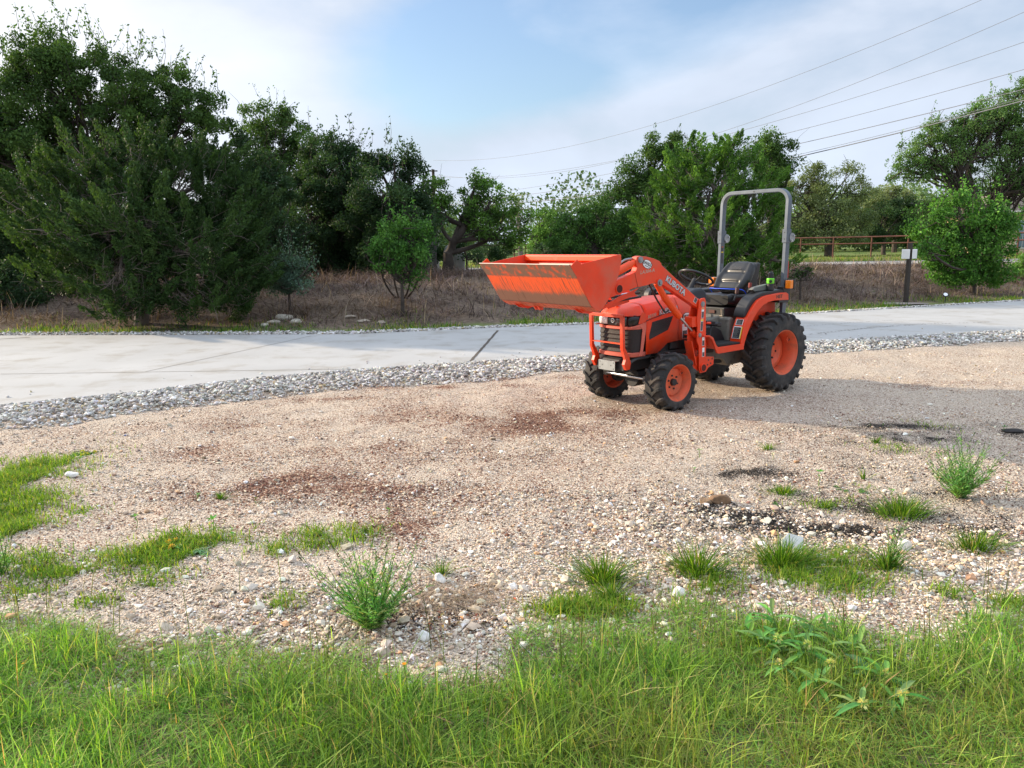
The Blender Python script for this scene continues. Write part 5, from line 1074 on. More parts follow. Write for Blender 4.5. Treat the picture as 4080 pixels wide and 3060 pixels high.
# ---- chassis
ch = prism('chassis', [(-.28, .33), (1.0, .30), (1.35, .40), (2.02, .36), (2.03, .50), (1.9, .56), (1.2, .64), (.75, .62), (.3, .74), (-.2, .70)], -.12, .12, iron, TR, .012)
prism('transmission', [(-.22, .30), (.42, .28), (.5, .36), (.95, .40), (.95, .78), (.48, .86), (-.15, .84)], -.165, .165, greyp, TR, .02)
cyl('rear_axle', [((0, -.40, .433), (0, .40, .433), .07), ((0, -.28, .433), (0, .28, .433), .10)], iron, TR, .006)
boxes('engine', [((1.22, -.19, .50), (1.78, .19, .68)), ((1.15, -.15, .40), (1.6, .15, .52)), ((1.3, .14, .56), (1.42, .23, .64)), ((1.48, .15, .50), (1.56, .22, .62))], iron, TR, .012)
fa = cyl('front_axle', [((WB, -.30, .27), (WB, .30, .27), .042), ((WB, -.31, .285), (WB, -.25, .285), .085), ((WB, .25, .285), (WB, .31, .285), .085), ((WB-.1, 0, .29), (WB+.1, 0, .29), .10)], iron, TR, .005)
cyl('steering_rod', [((WB+.17, -.30, .31), (WB+.17, .27, .31), .017)], steel, fa, 0, 12); boxes('tie_rod_end', [((WB+.10, .24, .285), (WB+.19, .31, .335)), ((WB+.10, -.33, .285), (WB+.19, -.27, .335))], greyp, fa, .006)
hose('coolant_pipe', [(1.98, .20, .47), (1.93, .21, .50), (1.85, .21, .515), (1.72, .20, .52), (1.66, .18, .57)], .018, mat('pipe_grey', (.05, .05, .052), .5), TR)
boxes('loader_side_frame', [((.75, .20, .47), (1.62, .235, .55)), ((.75, -.235, .47), (1.62, -.20, .55))], iron, TR, .004)
boxes('loader_mount', [((1.15, .17, .36), (1.33, .45, .50))], paint, TR, .006); boxes('loader_mount', [((1.15, -.45, .36), (1.33, -.17, .50))], paint, TR, .006)
cyl('oil_filter', [((1.42, .16, .50), (1.42, .16, .40), .036)], mat('filter_orange', (.5, .06, .02), .4), TR, .004)
boxes('support_bar', [((1.36, .235, .50), (1.62, .26, .53))], mat('bar_grey', (.09, .095, .11), .5), TR, .004)

# ---- hood
def hood_surf(name, xs, m, parent):
    """cross sections: shoulder line, crown height, lower edge"""
    secs = []
    for x in xs:
        zt = np.interp(x, [1.12, 1.4, 1.5, 1.62, 1.87, 1.99, 2.05, 2.085], [1.088, 1.092, 1.078, 1.062, 1.036, 1.004, .975, .952])
        hwid = np.interp(x, [1.12, 1.7, 1.87, 1.97, 2.03, 2.07, 2.085], [.247, .25, .247, .228, .195, .125, .06])
        zb = np.interp(x, [1.12, 1.28, 1.487, 1.56, 1.63, 1.84], [.65, .65, .636, .59, .551, .546]) if x <= 1.80 else .935
        zs = np.interp(x, [1.12, 1.5, 1.9, 2.085], [1.035, 1.02, .975, .945])
        P_ = [(0, zt), (hwid*.35, zt-.001), (hwid*.58, zt-.006), (hwid*.70, zt-.016), (hwid*.80, max(zs, zb+.01)+.008), (hwid*.90, max(zs-.035, zb+.006)), (hwid*.955, max(zs-.075, zb+.004)), (hwid*.985, max(.9, zb+.002)), (hwid, max(.86, zb+.001)), (hwid, max(.78, zb+.0005)), (hwid*(1 if x < 1.8 else .98), zb)]
        X2 = x if x < 1.95 else 1.95+(x-1.95)*.78
        secs.append([(X2, -a, z) for a, z in P_[::-1]]+[(X2, a, z) for a, z in P_[1:]])
    bm = bmesh.new(); G_ = [[bm.verts.new(v) for v in s] for s in secs]; n = len(G_[0])
    for i in range(len(G_)-1):
        for j in range(n-1): bm.faces.new((G_[i][j], G_[i][j+1], G_[i+1][j+1], G_[i+1][j]))
    bmesh.ops.dissolve_degenerate(bm, dist=1e-5, edges=bm.edges); o = frombm(name, bm, m, parent, 28)
    s = o.modifiers.new('thick', 'SOLIDIFY'); s.thickness = .006; s.offset = -1; return o
hd_ = hood_surf('hood', [1.325, 1.36, 1.42, 1.487, 1.52, 1.56, 1.60, 1.63, 1.70, 1.76, 1.795], paint, TR)
hood_surf('hood_nose', [1.805, 1.83, 1.87, 1.92, 1.96, 1.99, 2.02, 2.045, 2.065, 2.078, 2.085], paint, hd_)
cw = hood_surf('cowl', [1.125, 1.16, 1.22, 1.30, 1.318], paint, TR)
def nx2(x): return x if x < 1.95 else 1.95+(x-1.95)*.74
def nose(inset=0., xr=1.80):
    H_ = [(xr, .247), (1.88, .246), (1.95, .236), (1.995, .214), (2.025, .184), (2.042, .145), (2.053, .095), (2.058, .05), (2.06, 0)]
    H_ = [(nx2(x), y) for x, y in H_]
    pts = [(x-inset*(1 if x > 1.985 else .1), max(0, y-(inset if x > 1.98 else min(inset, .008)))) for x, y in H_]; return pts+[(x, -y) for x, y in pts[-2::-1]]
def noseband(name, zs, insets, m, parent, xr=1.80, solid=.006, ins=None):
    bm = bmesh.new(); G_ = []
    for z, q in zip(zs, insets): G_.append([bm.verts.new((x, y, z)) for x, y in nose(q, xr)])
    for i in range(len(G_)-1):
        for j in range(len(G_[0])-1): bm.faces.new((G_[i][j], G_[i+1][j], G_[i+1][j+1], G_[i][j+1]))
    o = frombm(name, bm, m, parent, 40); s = o.modifiers.new('thick', 'SOLIDIFY'); s.thickness = solid; s.offset = -1; return o
gz = [.575]; gi = [.016]
for k in range(5): z0_ = .583+k*.043; gz += [z0_, z0_+.030, z0_+.034]; gi += [.008, .018, .016]
gz.append(.808); gi.append(.016)
noseband('grille', gz, gi, mat('grille_plastic', lin('#2a2322'), .62, bump=.5, bscale=420), hd_, 1.845)
noseband('grille_surround', [.532, .538, .570, .578], [.02, .004, .000, .010], faded, hd_, 1.80); noseband('grille_surround', [.800, .806, .826, .834], [.012, .002, .002, .016], faded, hd_, 1.80)
for s in (1, -1):
    prism('grille_surround', [(1.797, .866), (1.797, .80), (1.845, .54), (1.90, .538), (1.872, .60), (1.848, .80), (1.88, .826), (2.0, .822), (2.0, .833), (1.87, .852)] , .2435*s, .250*s, faded, hd_, .002)
noseband('headlight_band', [.836, .845, .90, .942], [.010, .004, .004, .012], gloss, hd_, 1.872)
noseband('nose_seal', [.826, .838], [.02, .02], blk, hd_, 1.82)
for s in (1, -1):
    prism('hood_side_panel', [(1.797, .936), (1.797, .872), (1.868, .855), (1.905, .856), (1.868, .955), (1.84, .965)], .246*s, .2475*s, paint, hd_, 0)
    bm = bmesh.new(); pts = [p for p in nose(-.003) if .045 <= s*p[1] <= .197]
    A = [bm.verts.new((x, y, .846)) for x, y in pts]; M_ = [bm.verts.new((x+.002, y, .90)) for x, y in pts]; B = [bm.verts.new((x-.012, y*.97, .946)) for x, y in pts]
    for i in range(len(pts)-1): bm.faces.new((A[i], A[i+1], M_[i+1], M_[i])); bm.faces.new((M_[i], M_[i+1], B[i+1], B[i]))
    hl = frombm('headlight', bm, lensm if s < 0 else lensd, hd_, 40); q = hl.modifiers.new('thick', 'SOLIDIFY'); q.thickness = .012; q.offset = -1
    v_ = [(1.715, .862), (1.415, .902), (1.486, .767), (1.75, .69), (1.757, .72)]
    sv = prism('side_vent', v_, .2475*s, .2525*s, blk, hd_, .004)
    for k in range(5):
        f0 = .2+k*.16; xa, za = 1.74-.02*f0, .715+.135*f0*1.0; xb, zb_ = 1.49-.055*f0, .785+.10*f0
        prism('louvre', [(xa, za), (xb, zb_), (xb, zb_+.008), (xa, za+.008)], .2525*s, .2555*s, blk, sv, .001)
    # pressed line and rear panel of the hood side
    prism('hood_gap', [(1.80, .874), (1.62, .912), (1.52, .933), (1.40, .938), (1.325, .940), (1.325, .944), (1.40, .943), (1.52, .938), (1.62, .917), (1.80, .880)], .2440*s, .2512*s, blk, hd_, 0)
em = cyl('emblem', [((2.02, .03, .885), (2.040, .03, .885), .024)], steel, hd_, .002, 28); cyl('emblem_face', [((2.0395, .03, .885), (2.0415, .03, .885), .017)], blk, em, 0, 24)
lettering('k', (2.0418, .03, .886), (0, 1, 0), (0, 0, 1), .026, white, em, name='emblem_mark')
lettering('KUBOTA', (1.482, .2515, .961), (-1, 0, .105), (0, 0, 1), .070, silver, hd_, bold=.0018, sx=.98, shear=.1); lettering('KUBOTA', (1.48, .2505, .9605), (-1, 0, .105), (0, 0, 1), .070, blackp, hd_, name='lettering_outline', bold=.0045, sx=.98, shear=.1, ext=.0005)
lettering('B2320', (1.72, .2475, .916+.006), (-1, 0, .18), (0, 0, 1), .042, greyl, hd_, shear=.3, bold=.0008, sx=1.1)
ewald((1.212, .2495, .882), (-1, 0, .03), cw, .125, .080)
label_sticker((1.235, .2485, .735), (-1, 0, .03), (0, 0, 1), .075, .15, cw, None, split=.4)
sg = prism('hood_badge', [(1.935, 1.022), (1.95, 1.021), (1.975, 1.035), (1.95, 1.045), (1.93, 1.048), (1.925, 1.035)], -.03, .02, mat('badge_blue', (.35, .45, .75), .3), hd_, .004); cyl('badge_foot', [((1.955, 0, 1.005), (1.95, 0, 1.03), .016)], paint_b, sg)
prism('air_scoop', [(1.0, 1.08), (1.18, 1.10), (1.14, 1.125), (1.02, 1.125)], -.22, .0, gloss, TR, .01)
# far-side round hose cover seen above the hood
lathe('hydraulic_cover', [(-.05, 0), (-.05, .075), (-.03, .09), (.03, .09), (.05, .075), (.05, 0)], blk, TR, 32, loc=(1.14, -.30, 1.06))

# ---- brush guard and plate
bg_ = empty('brush_guard', (0, 0, 0), parent=TR)
gp_ = [(2.05, .42), (2.10, .415), (2.125, .47), (2.10, .54), (2.128, .62), (2.140, .95), (2.092, .95), (2.082, .62), (2.05, .545), (2.045, .49)]
for s in (1, -1): prism('guard_side', [(2.0, .42), (2.045, .415), (2.075, .47), (2.055, .52), (2.098, .62), (2.108, .952), (2.078, .952), (2.068, .64), (2.01, .545), (1.985, .48)], s*.196, s*.235, paint, bg_, .004)
boxes('guard_bar', [((2.078, -.235, .925), (2.108, .235, .955))], paint, bg_, .003); boxes('guard_bar', [((2.055, -.2, .668), (2.096, .2, .678)), ], paint_b, bg_, .002)
boxes('guard_base', [((1.94, -.19, .40), (2.04, .19, .47))], blk, bg_, .005)
pl = boxes('mount_plate', [((2.072, -.125, .395), (2.077, .105, .49)), ((1.99, -.125, .486), (2.072, .105, .49))], zinc, bg_, .001)
cyl('bolt_hole', [((2.0765, y_, z_), (2.0785, y_, z_), .0055) for y_, z_ in ((-.105, .475), (-.105, .415), (-.07, .445), (.085, .475), (.085, .415), (.05, .445))], blackp, pl, 0, 10)

# ---- loader
def arm_poly(dz=0): return [(2.60, 1.045), (2.505, 1.142), (2.32, 1.19), (2.139, 1.231), (2.118, 1.228), (2.0, 1.242), (1.951, 1.252), (1.90, 1.256), (1.835, 1.248), (1.58, 1.125), (1.323, .995), (1.275, .975), (1.225, .985), (1.205, 1.02), (1.225, 1.06), (1.301, 1.079), (1.56, 1.245), (1.80, 1.400), (1.822, 1.415), (1.835, 1.438), (1.857, 1.457), (1.938, 1.482), (2.029, 1.500), (2.12, 1.508), (2.156, 1.500), (2.165, 1.46), (2.150, 1.405), (2.165, 1.372), (2.185, 1.362), (2.398, 1.300), (2.49, 1.24), (2.64, 1.09), (2.635, 1.055)]
for s in (1, -1):
    am = prism('loader_arm', arm_poly(), s*.395, s*.460, paint, TR, .005)
    cyl('pivot_pin', [((2.112, s*.38, 1.473), (2.112, s*.478, 1.473), .018), ((2.112, s*.46, 1.473), (2.112, s*.47, 1.473), .030)], zinc, am); cyl('pivot_pin', [((1.856, s*.38, 1.255), (1.856, s*.488, 1.255), .017), ((1.856, s*.455, 1.255), (1.856, s*.474, 1.255), .032)], zinc, am)
    cyl('pin_boss', [((1.856, s*.458, 1.255), (1.856, s*.468, 1.255), .040)], paint, am)
    prism('weld_seam', [(2.182, 1.362), (2.139, 1.231), (2.142, 1.231), (2.185, 1.362)], s*.460, s*.4625, mat('weld_line', (.25, .03, .01), .6), am, 0)
    tw = prism('loader_tower', [(1.300, 1.050), (1.270, 1.078), (1.215, 1.080), (1.200, 1.05), (1.183, .685), (1.174, .49), (1.060, .478), (1.052, .47), (1.052, .405), (1.065, .395), (1.13, .375), (1.17, .335), (1.257, .330), (1.275, .37), (1.285, .60), (1.318, .665), (1.315, .80), (1.325, .88), (1.312, .95)], s*.468, s*.480, paint, TR, .003)
    prism('tower_web', [(1.345, .905), (1.315, 1.00), (1.22, 1.02), (1.20, .5), (1.27, .42), (1.33, .42), (1.36, .66)], s*.385, s*.395, paint, tw, .003)
    boxes('tower_web', [((1.20, min(s*.372, s*.468), .55), (1.208, max(s*.372, s*.468), .98))], paint, tw, .002); prism('tower_web', [(1.30, .42), (1.375, .66), (1.385, .66), (1.31, .41)], s*.372, s*.468, paint, tw, .001)
    boxes('tower_web', [((1.29, min(s*.372, s*.468), .80), (1.385, max(s*.372, s*.468), .90))], paint, tw, .003)
    cyl('pivot_pin', [((1.249, s*.36, 1.021), (1.249, s*.492, 1.021), .015), ((1.249, s*.478, 1.021), (1.249, s*.486, 1.021), .027)], zinc, tw); cyl('pivot_pin', [((1.278, s*.36, .715), (1.278, s*.49, .715), .013), ((1.278, s*.478, .715), (1.278, s*.485, .715), .022)], zinc, tw)
    cyl('mount_tube', [((1.218, s*.30, .383), (1.218, s*.492, .383), .043)], paint, tw, .003); cyl('mount_tube_bore', [((1.218, s*.4921, .383), (1.218, s*.4935, .383), .034)], mat('bore_dark', (.10, .012, .006), .8), tw, 0, 24)
    cyl('bolt_hole', [((x_, s*.4795, z_), (x_, s*.4815, z_), .009) for x_, z_ in ((1.135, .452), (1.078, .46), (1.148, .405), (1.10, .415))], blackp, tw, 0, 12)
    lc = cyl('lift_cylinder', [((1.856, s*.425, 1.255), (1.745, s*.425, 1.115), .030), ((1.748, s*.425, 1.118), (1.53, s*.425, .918), .0345), ((1.535, s*.425, .922), (1.52, s*.425, .909), .030)], paint_b, TR, .003)
    cyl('cylinder_rod', [((1.52, s*.425, .909), (1.30, s*.425, .733), .0125)], steel, lc, 0, 16); cyl('rod_end', [((1.335, s*.425, .758), (1.268, s*.425, .705), .028)], paint, lc, .004)
    hose('hydraulic_hose', [(1.93, s*.405, 1.235), (1.875, s*.385, 1.19), (1.80, s*.375, 1.10), (1.73, s*.375, 1.02), (1.69, s*.39, .965), (1.655, s*.405, .985)], .0085, blk, lc)
    bc = cyl('bucket_cylinder', [((2.105, s*.425, 1.468), (2.23, s*.425, 1.425), .026), ((2.20, s*.425, 1.436), (2.50, s*.425, 1.325), .036)], paint_b, TR, .003); cyl('cylinder_rod', [((2.50, s*.425, 1.325), (2.60, s*.425, 1.285), .014)], steel, bc, 0, 16)
    hose('hydraulic_hose', [(2.16, s*.40, 1.485), (2.25, s*.40, 1.475), (2.33, s*.40, 1.435), (2.38, s*.40, 1.41)], .010, zinc, bc)
    cyl('pin_boss', [((2.112, s*.392, 1.473), (2.112, s*.458, 1.473), .036)], paint_b, bc)
prism('linkage_guard', [(2.045, 1.213), (2.30, 1.145), (2.515, 1.065), (2.50, 1.04), (2.30, 1.10), (2.085, 1.148), (2.10, 1.175)], .375, .383, paint, TR, .002)
prism('linkage_guard', [(2.0, 1.13), (2.28, 1.05), (2.27, 1.02), (1.99, 1.07)], .20, .208, paint, TR, .002)
ct = cyl('torque_tube', [((2.381, -.395, 1.223), (2.381, .470, 1.223), .044), ((2.381, -.470, 1.223), (2.381, -.39, 1.223), .044)], paint, TR, .003, 32); cyl('torque_tube_bore', [((2.381, .4702, 1.223), (2.381, .472, 1.223), .035)], mat('bore_dark', (.06, .01, .006), .9), ct, 0, 28)
hose('hydraulic_hose', [(1.95, .30, 1.16), (2.08, .26, 1.15), (2.2, .2, 1.13), (2.35, .12, 1.16)], .011, blk, TR); hose('hydraulic_hose', [(1.90, .27, 1.12), (2.06, .22, 1.10), (2.22, .18, 1.09), (2.36, .1, 1.15)], .011, blk, TR); cyl('hose_fitting', [((2.06, .25, 1.15), (2.12, .23, 1.14), .016), ((2.10, .20, 1.10), (2.16, .19, 1.095), .016)], steel, TR, .001, 8)
lettering('KUBOTA', (1.628, .4605, 1.215), (-1, 0, -.58), (0, 0, 1), .078, blackp, TR, name='arm_lettering_outline', bold=.0062, ext=.0006); lettering('KUBOTA', (1.628, .4622, 1.215), (-1, 0, -.58), (0, 0, 1), .078, silver, TR, name='arm_lettering', bold=.0022)
lettering('LA304-A', (2.02, .4605, 1.365), (-1, 0, .09), (0, 0, 1), .044, greyl, TR, name='arm_lettering', shear=.3, sx=1.2, bold=.0006)
ewald((2.022, .4605, 1.432), (-1, 0, -.32), TR, .128, .080)
label_sticker((1.335, .4605, 1.062), (-1, 0, -.62), (0, 0, 1), .045, .05, TR, None)
label_sticker((1.245, .4805, .935), (-1, 0, -.03), (.03, 0, 1), .036, .105, TR, mat('sticker_orange', (.75, .25, .03), .5), split=.18)
label_sticker((1.255, .4805, .815), (-1, 0, -.05), (.06, 0, 1), .036, .12, TR, yellow)
label_sticker((1.225, .4805, .655), (-1, 0, 0), (0, 0, 1), .034, .10, TR, None, split=.42); label_sticker((1.220, .4805, .540), (-1, 0, 0), (0, 0, 1), .034, .09, TR, None, split=.45)
cyl('indicator_rod', [((1.17, .47, .828), (1.13, .49, .826), .012)], paint, TR)

# ---- bucket
bu = empty('bucket', (.004, 0, .022), parent=TR)
BP = [(3.118, 1.425), (3.045, 1.480), (3.0, 1.441), (2.555, 1.512), (2.536, 1.457), (2.575, 1.321), (2.70, 1.115), (2.78, 1.040), (2.822, 1.044), (2.885, 1.086), (3.05, 1.335)]
for s in (1, -1): prism('side_plate', BP, s*.645, s*.652, paint, bu, .002)
shell = bpy.data.materials.new('bucket_floor_paint'); shell.use_nodes = True; t = shell.node_tree; b = t.nodes['Principled BSDF']; b.inputs['Roughness'].default_value = .45
tc = t.nodes.new('ShaderNodeTexCoord'); sx_ = t.nodes.new('ShaderNodeSeparateXYZ'); t.links.new(tc.outputs['Object'], sx_.inputs[0])
mp = t.nodes.new('ShaderNodeMapping'); mp.inputs['Scale'].default_value = (2, 60, 5); mp.inputs['Rotation'].default_value = (R(28), 0, 0); t.links.new(tc.outputs['Object'], mp.inputs[0])
n1 = t.nodes.new('ShaderNodeTexNoise'); n1.inputs['Scale'].default_value = 1.3; n1.inputs['Detail'].default_value = 6; n1.inputs['Roughness'].default_value = .75; t.links.new(mp.outputs[0], n1.inputs['Vector'])
n2 = t.nodes.new('ShaderNodeTexNoise'); n2.inputs['Scale'].default_value = 5; n2.inputs['Detail'].default_value = 4; t.links.new(tc.outputs['Object'], n2.inputs['Vector'])
# caked soil sits in the low third and on the edge plate
rz = t.nodes.new('ShaderNodeFloatCurve'); 
mr = t.nodes.new('ShaderNodeMapRange'); mr.inputs[1].default_value = 1.03; mr.inputs[2].default_value = 1.43; t.links.new(sx_.outputs[2], mr.inputs[0])
cr_ = t.nodes.new('ShaderNodeValToRGB'); el = cr_.color_ramp.elements
for _ in range(5): el.new(.5)
for e, (p, v) in zip(el, ((0, .42), (.11, .40), (.135, 1.0), (.28, .84), (.42, .44), (.70, .26), (.77, .72))): e.position = p; e.color = (v, v, v, 1)
t.links.new(mr.outputs[0], cr_.inputs[0])
ad = t.nodes.new('ShaderNodeMath'); ad.operation = 'ADD'; t.links.new(cr_.outputs[0], ad.inputs[0]); t.links.new(n1.outputs['Fac'], ad.inputs[1])
ad2 = t.nodes.new('ShaderNodeMath'); ad2.operation = 'MULTIPLY_ADD'; ad2.inputs[1].default_value = .35; t.links.new(n2.outputs['Fac'], ad2.inputs[0]); t.links.new(ad.outputs[0], ad2.inputs[2])
mr2 = t.nodes.new('ShaderNodeMapRange'); mr2.inputs[1].default_value = 1.02; mr2.inputs[2].default_value = 1.32; t.links.new(ad2.outputs[0], mr2.inputs[0])
mm = t.nodes.new('ShaderNodeMix'); mm.data_type = 'RGBA'; mm.inputs[6].default_value = (.85, .095, .010, 1); mm.inputs[7].default_value = (*lin('#7a5444'), 1); t.links.new(mr2.outputs[0], mm.inputs[0])
mp3 = t.nodes.new('ShaderNodeMapping'); mp3.inputs['Scale'].default_value = (2, 70, 9); mp3.inputs['Rotation'].default_value = (R(-26), 0, 0); t.links.new(tc.outputs['Object'], mp3.inputs[0])
n3 = t.nodes.new('ShaderNodeTexNoise'); n3.inputs['Scale'].default_value = .9; n3.inputs['Detail'].default_value = 3; n3.inputs['Distortion'].default_value = .4; t.links.new(mp3.outputs[0], n3.inputs['Vector'])
r4 = t.nodes.new('ShaderNodeMapRange'); r4.inputs[1].default_value = .60; r4.inputs[2].default_value = .68; r4.inputs[4].default_value = .75; t.links.new(n3.outputs['Fac'], r4.inputs[0])
m4 = t.nodes.new('ShaderNodeMix'); m4.data_type = 'RGBA'; m4.inputs[7].default_value = (.10, .035, .02, 1); t.links.new(r4.outputs[0], m4.inputs[0]); t.links.new(mm.outputs[2], m4.inputs[6]); t.links.new(m4.outputs[2], b.inputs['Base Color'])
r3 = t.nodes.new('ShaderNodeMapRange'); r3.inputs[3].default_value = .38; r3.inputs[4].default_value = .9; t.links.new(mr2.outputs[0], r3.inputs[0]); t.links.new(r3.outputs[0], b.inputs['Roughness'])
def sheet(name, path, th, y0, y1, m, parent, b=.0):
    """bent plate: path (x,z) with thickness towards the inside"""
    n = len(path); off = []
    for i in range(n):
        a = Vector(path[max(i-1, 0)]); c = Vector(path[min(i+1, n-1)]); d = (c-a).normalized(); off.append(Vector(path[i])+Vector((-d.y, d.x))*th)
    return prism(name, list(path)+[tuple(v) for v in off[::-1]], y0, y1, m, parent, b)
sheet('floor', [(3.05, 1.335), (2.885, 1.082)], -.006, -.645, .645, shell, bu); sheet('heel', [(2.884, 1.081), (2.79, 1.030)], -.006, -.645, .645, shell, bu)
sheet('back', [(2.79, 1.030), (2.70, 1.115), (2.60, 1.27), (2.555, 1.36), (2.536, 1.457)], -.006, -.645, .645, paint_b, bu); 
prism('top_rail', [(2.530, 1.455), (2.575, 1.445), (2.59, 1.452), (2.588, 1.497), (2.57, 1.508), (2.535, 1.508)], -.645, .645, paint_b, bu, .004)
prism('cutting_edge', [(3.128, 1.436), (3.047, 1.328), (3.040, 1.335), (3.118, 1.441)], -.651, .651, mat('worn_edge', lin('#7b5a48'), .6, dirt=(.62, .09, .03), dscale=16, dlo=.52, dhi=.62), bu, .001)
boxes('edge_lip', [((3.115, -.651, 1.4352), (3.130, .651, 1.4415))], mat('scuffed_steel', (.45, .40, .37), .45, .6), bu, 0)
for yy in (-.44, .42):
    for q in (-.035, .035): prism('pivot_lug', [(2.86, 1.055), (2.80, 1.015), (2.74, 1.0), (2.62, 1.025), (2.60, 1.06), (2.62, 1.12), (2.70, 1.12), (2.79, 1.035)], yy+q-.005, yy+q+.005, paint, bu, .002)
    cyl('pivot_pin', [((2.62, yy-.055, 1.06), (2.62, yy+.055, 1.06), .018)], zinc, bu); cyl('pin_boss', [((2.74, yy-.03, 1.022), (2.74, yy+.03, 1.022), .020)], paint, bu)
prism('centre_lug', [(2.82, 1.045), (2.79, 1.0), (2.75, 1.0), (2.76, 1.05)], -.23, -.215, paint, bu, .002); prism('centre_lug', [(2.82, 1.045), (2.79, 1.0), (2.75, 1.0), (2.76, 1.05)], -.17, -.155, paint, bu, .002)
prism('grab_hook', [(3.10, 1.435), (3.04, 1.48), (3.0, 1.44)], -.652, -.64, paint_b, bu, .002)

# ---- operator station
db = prism('dashboard', [(1.12, .66), (1.12, 1.075), (1.06, 1.115), (.96, 1.145), (.86, 1.150), (.80, 1.12), (.775, 1.05), (.79, .93), (.88, .66)], -.155, .155, dashm, TR, .03)
cyl('steering_column', [((.92, 0, 1.08), (.80, 0, 1.235), .030, .026)], blk, TR, .004)
swm = TR
sw = empty('steering_wheel', (.785, 0, 1.252), parent=TR); sw.rotation_euler = (0, R(-27), 0)
bm = bmesh.new(); RW, rw = .182, .0135
rg = []
for i in range(48):
    a = 6.28318*i/48; ring = []
    for j in range(10): c_ = 6.28318*j/10; r_ = RW+rw*math.cos(c_); ring.append(bm.verts.new((r_*math.cos(a), r_*math.sin(a), rw*math.sin(c_))))
    rg.append(ring)
for i in range(48):
    for j in range(10): bm.faces.new((rg[i][j], rg[(i+1) % 48][j], rg[(i+1) % 48][(j+1) % 10], rg[i][(j+1) % 10]))
frombm('rim', bm, vinyl, sw, 60)
for k in range(3): a = k*2.0944+1.05; hose('spoke', [(.03*math.cos(a), .03*math.sin(a), -.045), (.10*math.cos(a), .10*math.sin(a), -.030), (.178*math.cos(a), .178*math.sin(a), 0)], .009, vinyl, sw)
cyl('hub', [((0, 0, -.07), (0, 0, -.02), .036, .028)], dashm, sw, .005, 24)
hose('throttle_lever', [(.80, -.18, 1.08), (.72, -.26, 1.12), (.66, -.30, 1.13)], .006, blk, TR); hose('column_lever', [(.80, -.02, 1.13), (.70, -.14, 1.14)], .006, blk, TR)
kn = cyl('lever_knob', [((.64, -.24, 1.05), (.64, -.24, 1.095), .014, .018)], mat('brown_knob', lin('#6a4228'), .5), TR, .006)
# seat
st_ = empty('seat', (-.10, .01, .008), parent=TR)
def pad(name, nu, nv, fn_, m, parent):
    bm = bmesh.new(); G_ = [[bm.verts.new(fn_(i/nu, j/nv)) for i in range(nu)] for j in range(nv+1)]
    for j in range(nv):
        for i in range(nu): bm.faces.new((G_[j][i], G_[j][(i+1) % nu], G_[j+1][(i+1) % nu], G_[j+1][i]))
    bm.faces.new(G_[0][::-1]); bm.faces.new(G_[-1]); o = frombm(name, bm, m, parent, 70); return o
def sup(a, w_, d_, e=.45):
    c, s = math.cos(a), math.sin(a); return w_*math.copysign(abs(c)**e, c), d_*math.copysign(abs(s)**e, s)
def backf(u, v):
    a = u*6.28318; wd = .218*(1-.26*v**2.6)*(.86+.14*min(1, v*3)); cap = (1-max(0, (v-.86)/.14)**2)**.5 if v < 1 else .12; y_, d_ = sup(a, wd*(.45+.55*cap), .045*(.5+.5*cap))
    f = abs(y_)/wd
    if d_ > 0:
        bol = .030*math.exp(-((f-.82)/.16)**2)*(1-v*.6); pan = -.010*math.exp(-((f-.62)/.09)**2); hor = -.012*math.exp(-((v-.58)/.045)**2)*(1 if f < .62 else .3)-.012*math.exp(-((v-.22)/.04)**2)*(1 if f < .6 else 0); lum = .014*math.exp(-((v-.38)/.14)**2)*(1-f); d_ += bol+pan+hor+lum
    x0_, z0_ = .335-.20*v-.045*v*v, 1.095+.275*v+.012*v; return (x0_+d_*.93, y_, z0_+d_*.42)
bk_ = pad('backrest', 64, 40, backf, vinyl, st_); lettering('Kubota', (.222, 0, 1.325), (0, 1, 0), (-.5, 0, 1), .052, mat('embossed_vinyl', (.03, .03, .033), .3), bk_, off=.010, bold=.0006)
prism('seat_back_shell', [(.30, 1.06), (.31, 1.14), (.085, 1.38), (.03, 1.38), (.10, 1.10), (.16, 1.0)], -.17, .19, blk, st_, .02)
def cushf(u, v):
    a = u*6.28318; k = (1-max(0, abs(2*v-1)-.72)/.28*1.0) if abs(2*v-1) > .72 else 1; k = max(.30, min(1, k))**.5; y_, d_ = sup(a, .25*(.80+.20*k)*(1-.08*v), .066*(.55+.45*k), .5); f = abs(y_)/.245
    if d_ > 0: d_ += .022*math.exp(-((f-.85)/.16)**2)*(1-.3*v)-.008*math.exp(-((f-.55)/.08)**2)-.008*math.exp(-((v-.55)/.04)**2)*(f < .6)+.010*math.exp(-((v-.92)/.08)**2)
    return (-.02+.64*v, y_, .980+d_-.03*math.sin(v*3.14)*.3+.012*v)
pad('cushion', 64, 36, cushf, vinyl, st_)
sb = boxes('seat_base', [((.22, -.20, .83), (.55, .20, .925)), ((.0, -.18, .80), (.23, .18, .94))], blk, TR, .01)
hose('seat_latch_frame', [(.565, -.10, .90), (.565, -.105, .845), (.57, -.10, .838), (.57, .17, .838), (.565, .175, .845), (.565, .17, .91)], .0045, mat('latch_metal', lin('#c9b9a0'), .4, .5), sb, 6)
boxes('latch_block', [((.55, .0, .86), (.562, .08, .895))], mat('rust_red', lin('#5a342c'), .7), sb, .003)
boxes('centre_panel', [((.50, -.30, .56), (.60, .30, .83))], greyp, TR, .03); prism('tunnel_cover', [(.58, .57), (1.0, .57), (1.05, .66), (.92, .74), (.78, .76), (.66, .70)], -.12, .26, blk, TR, .02)
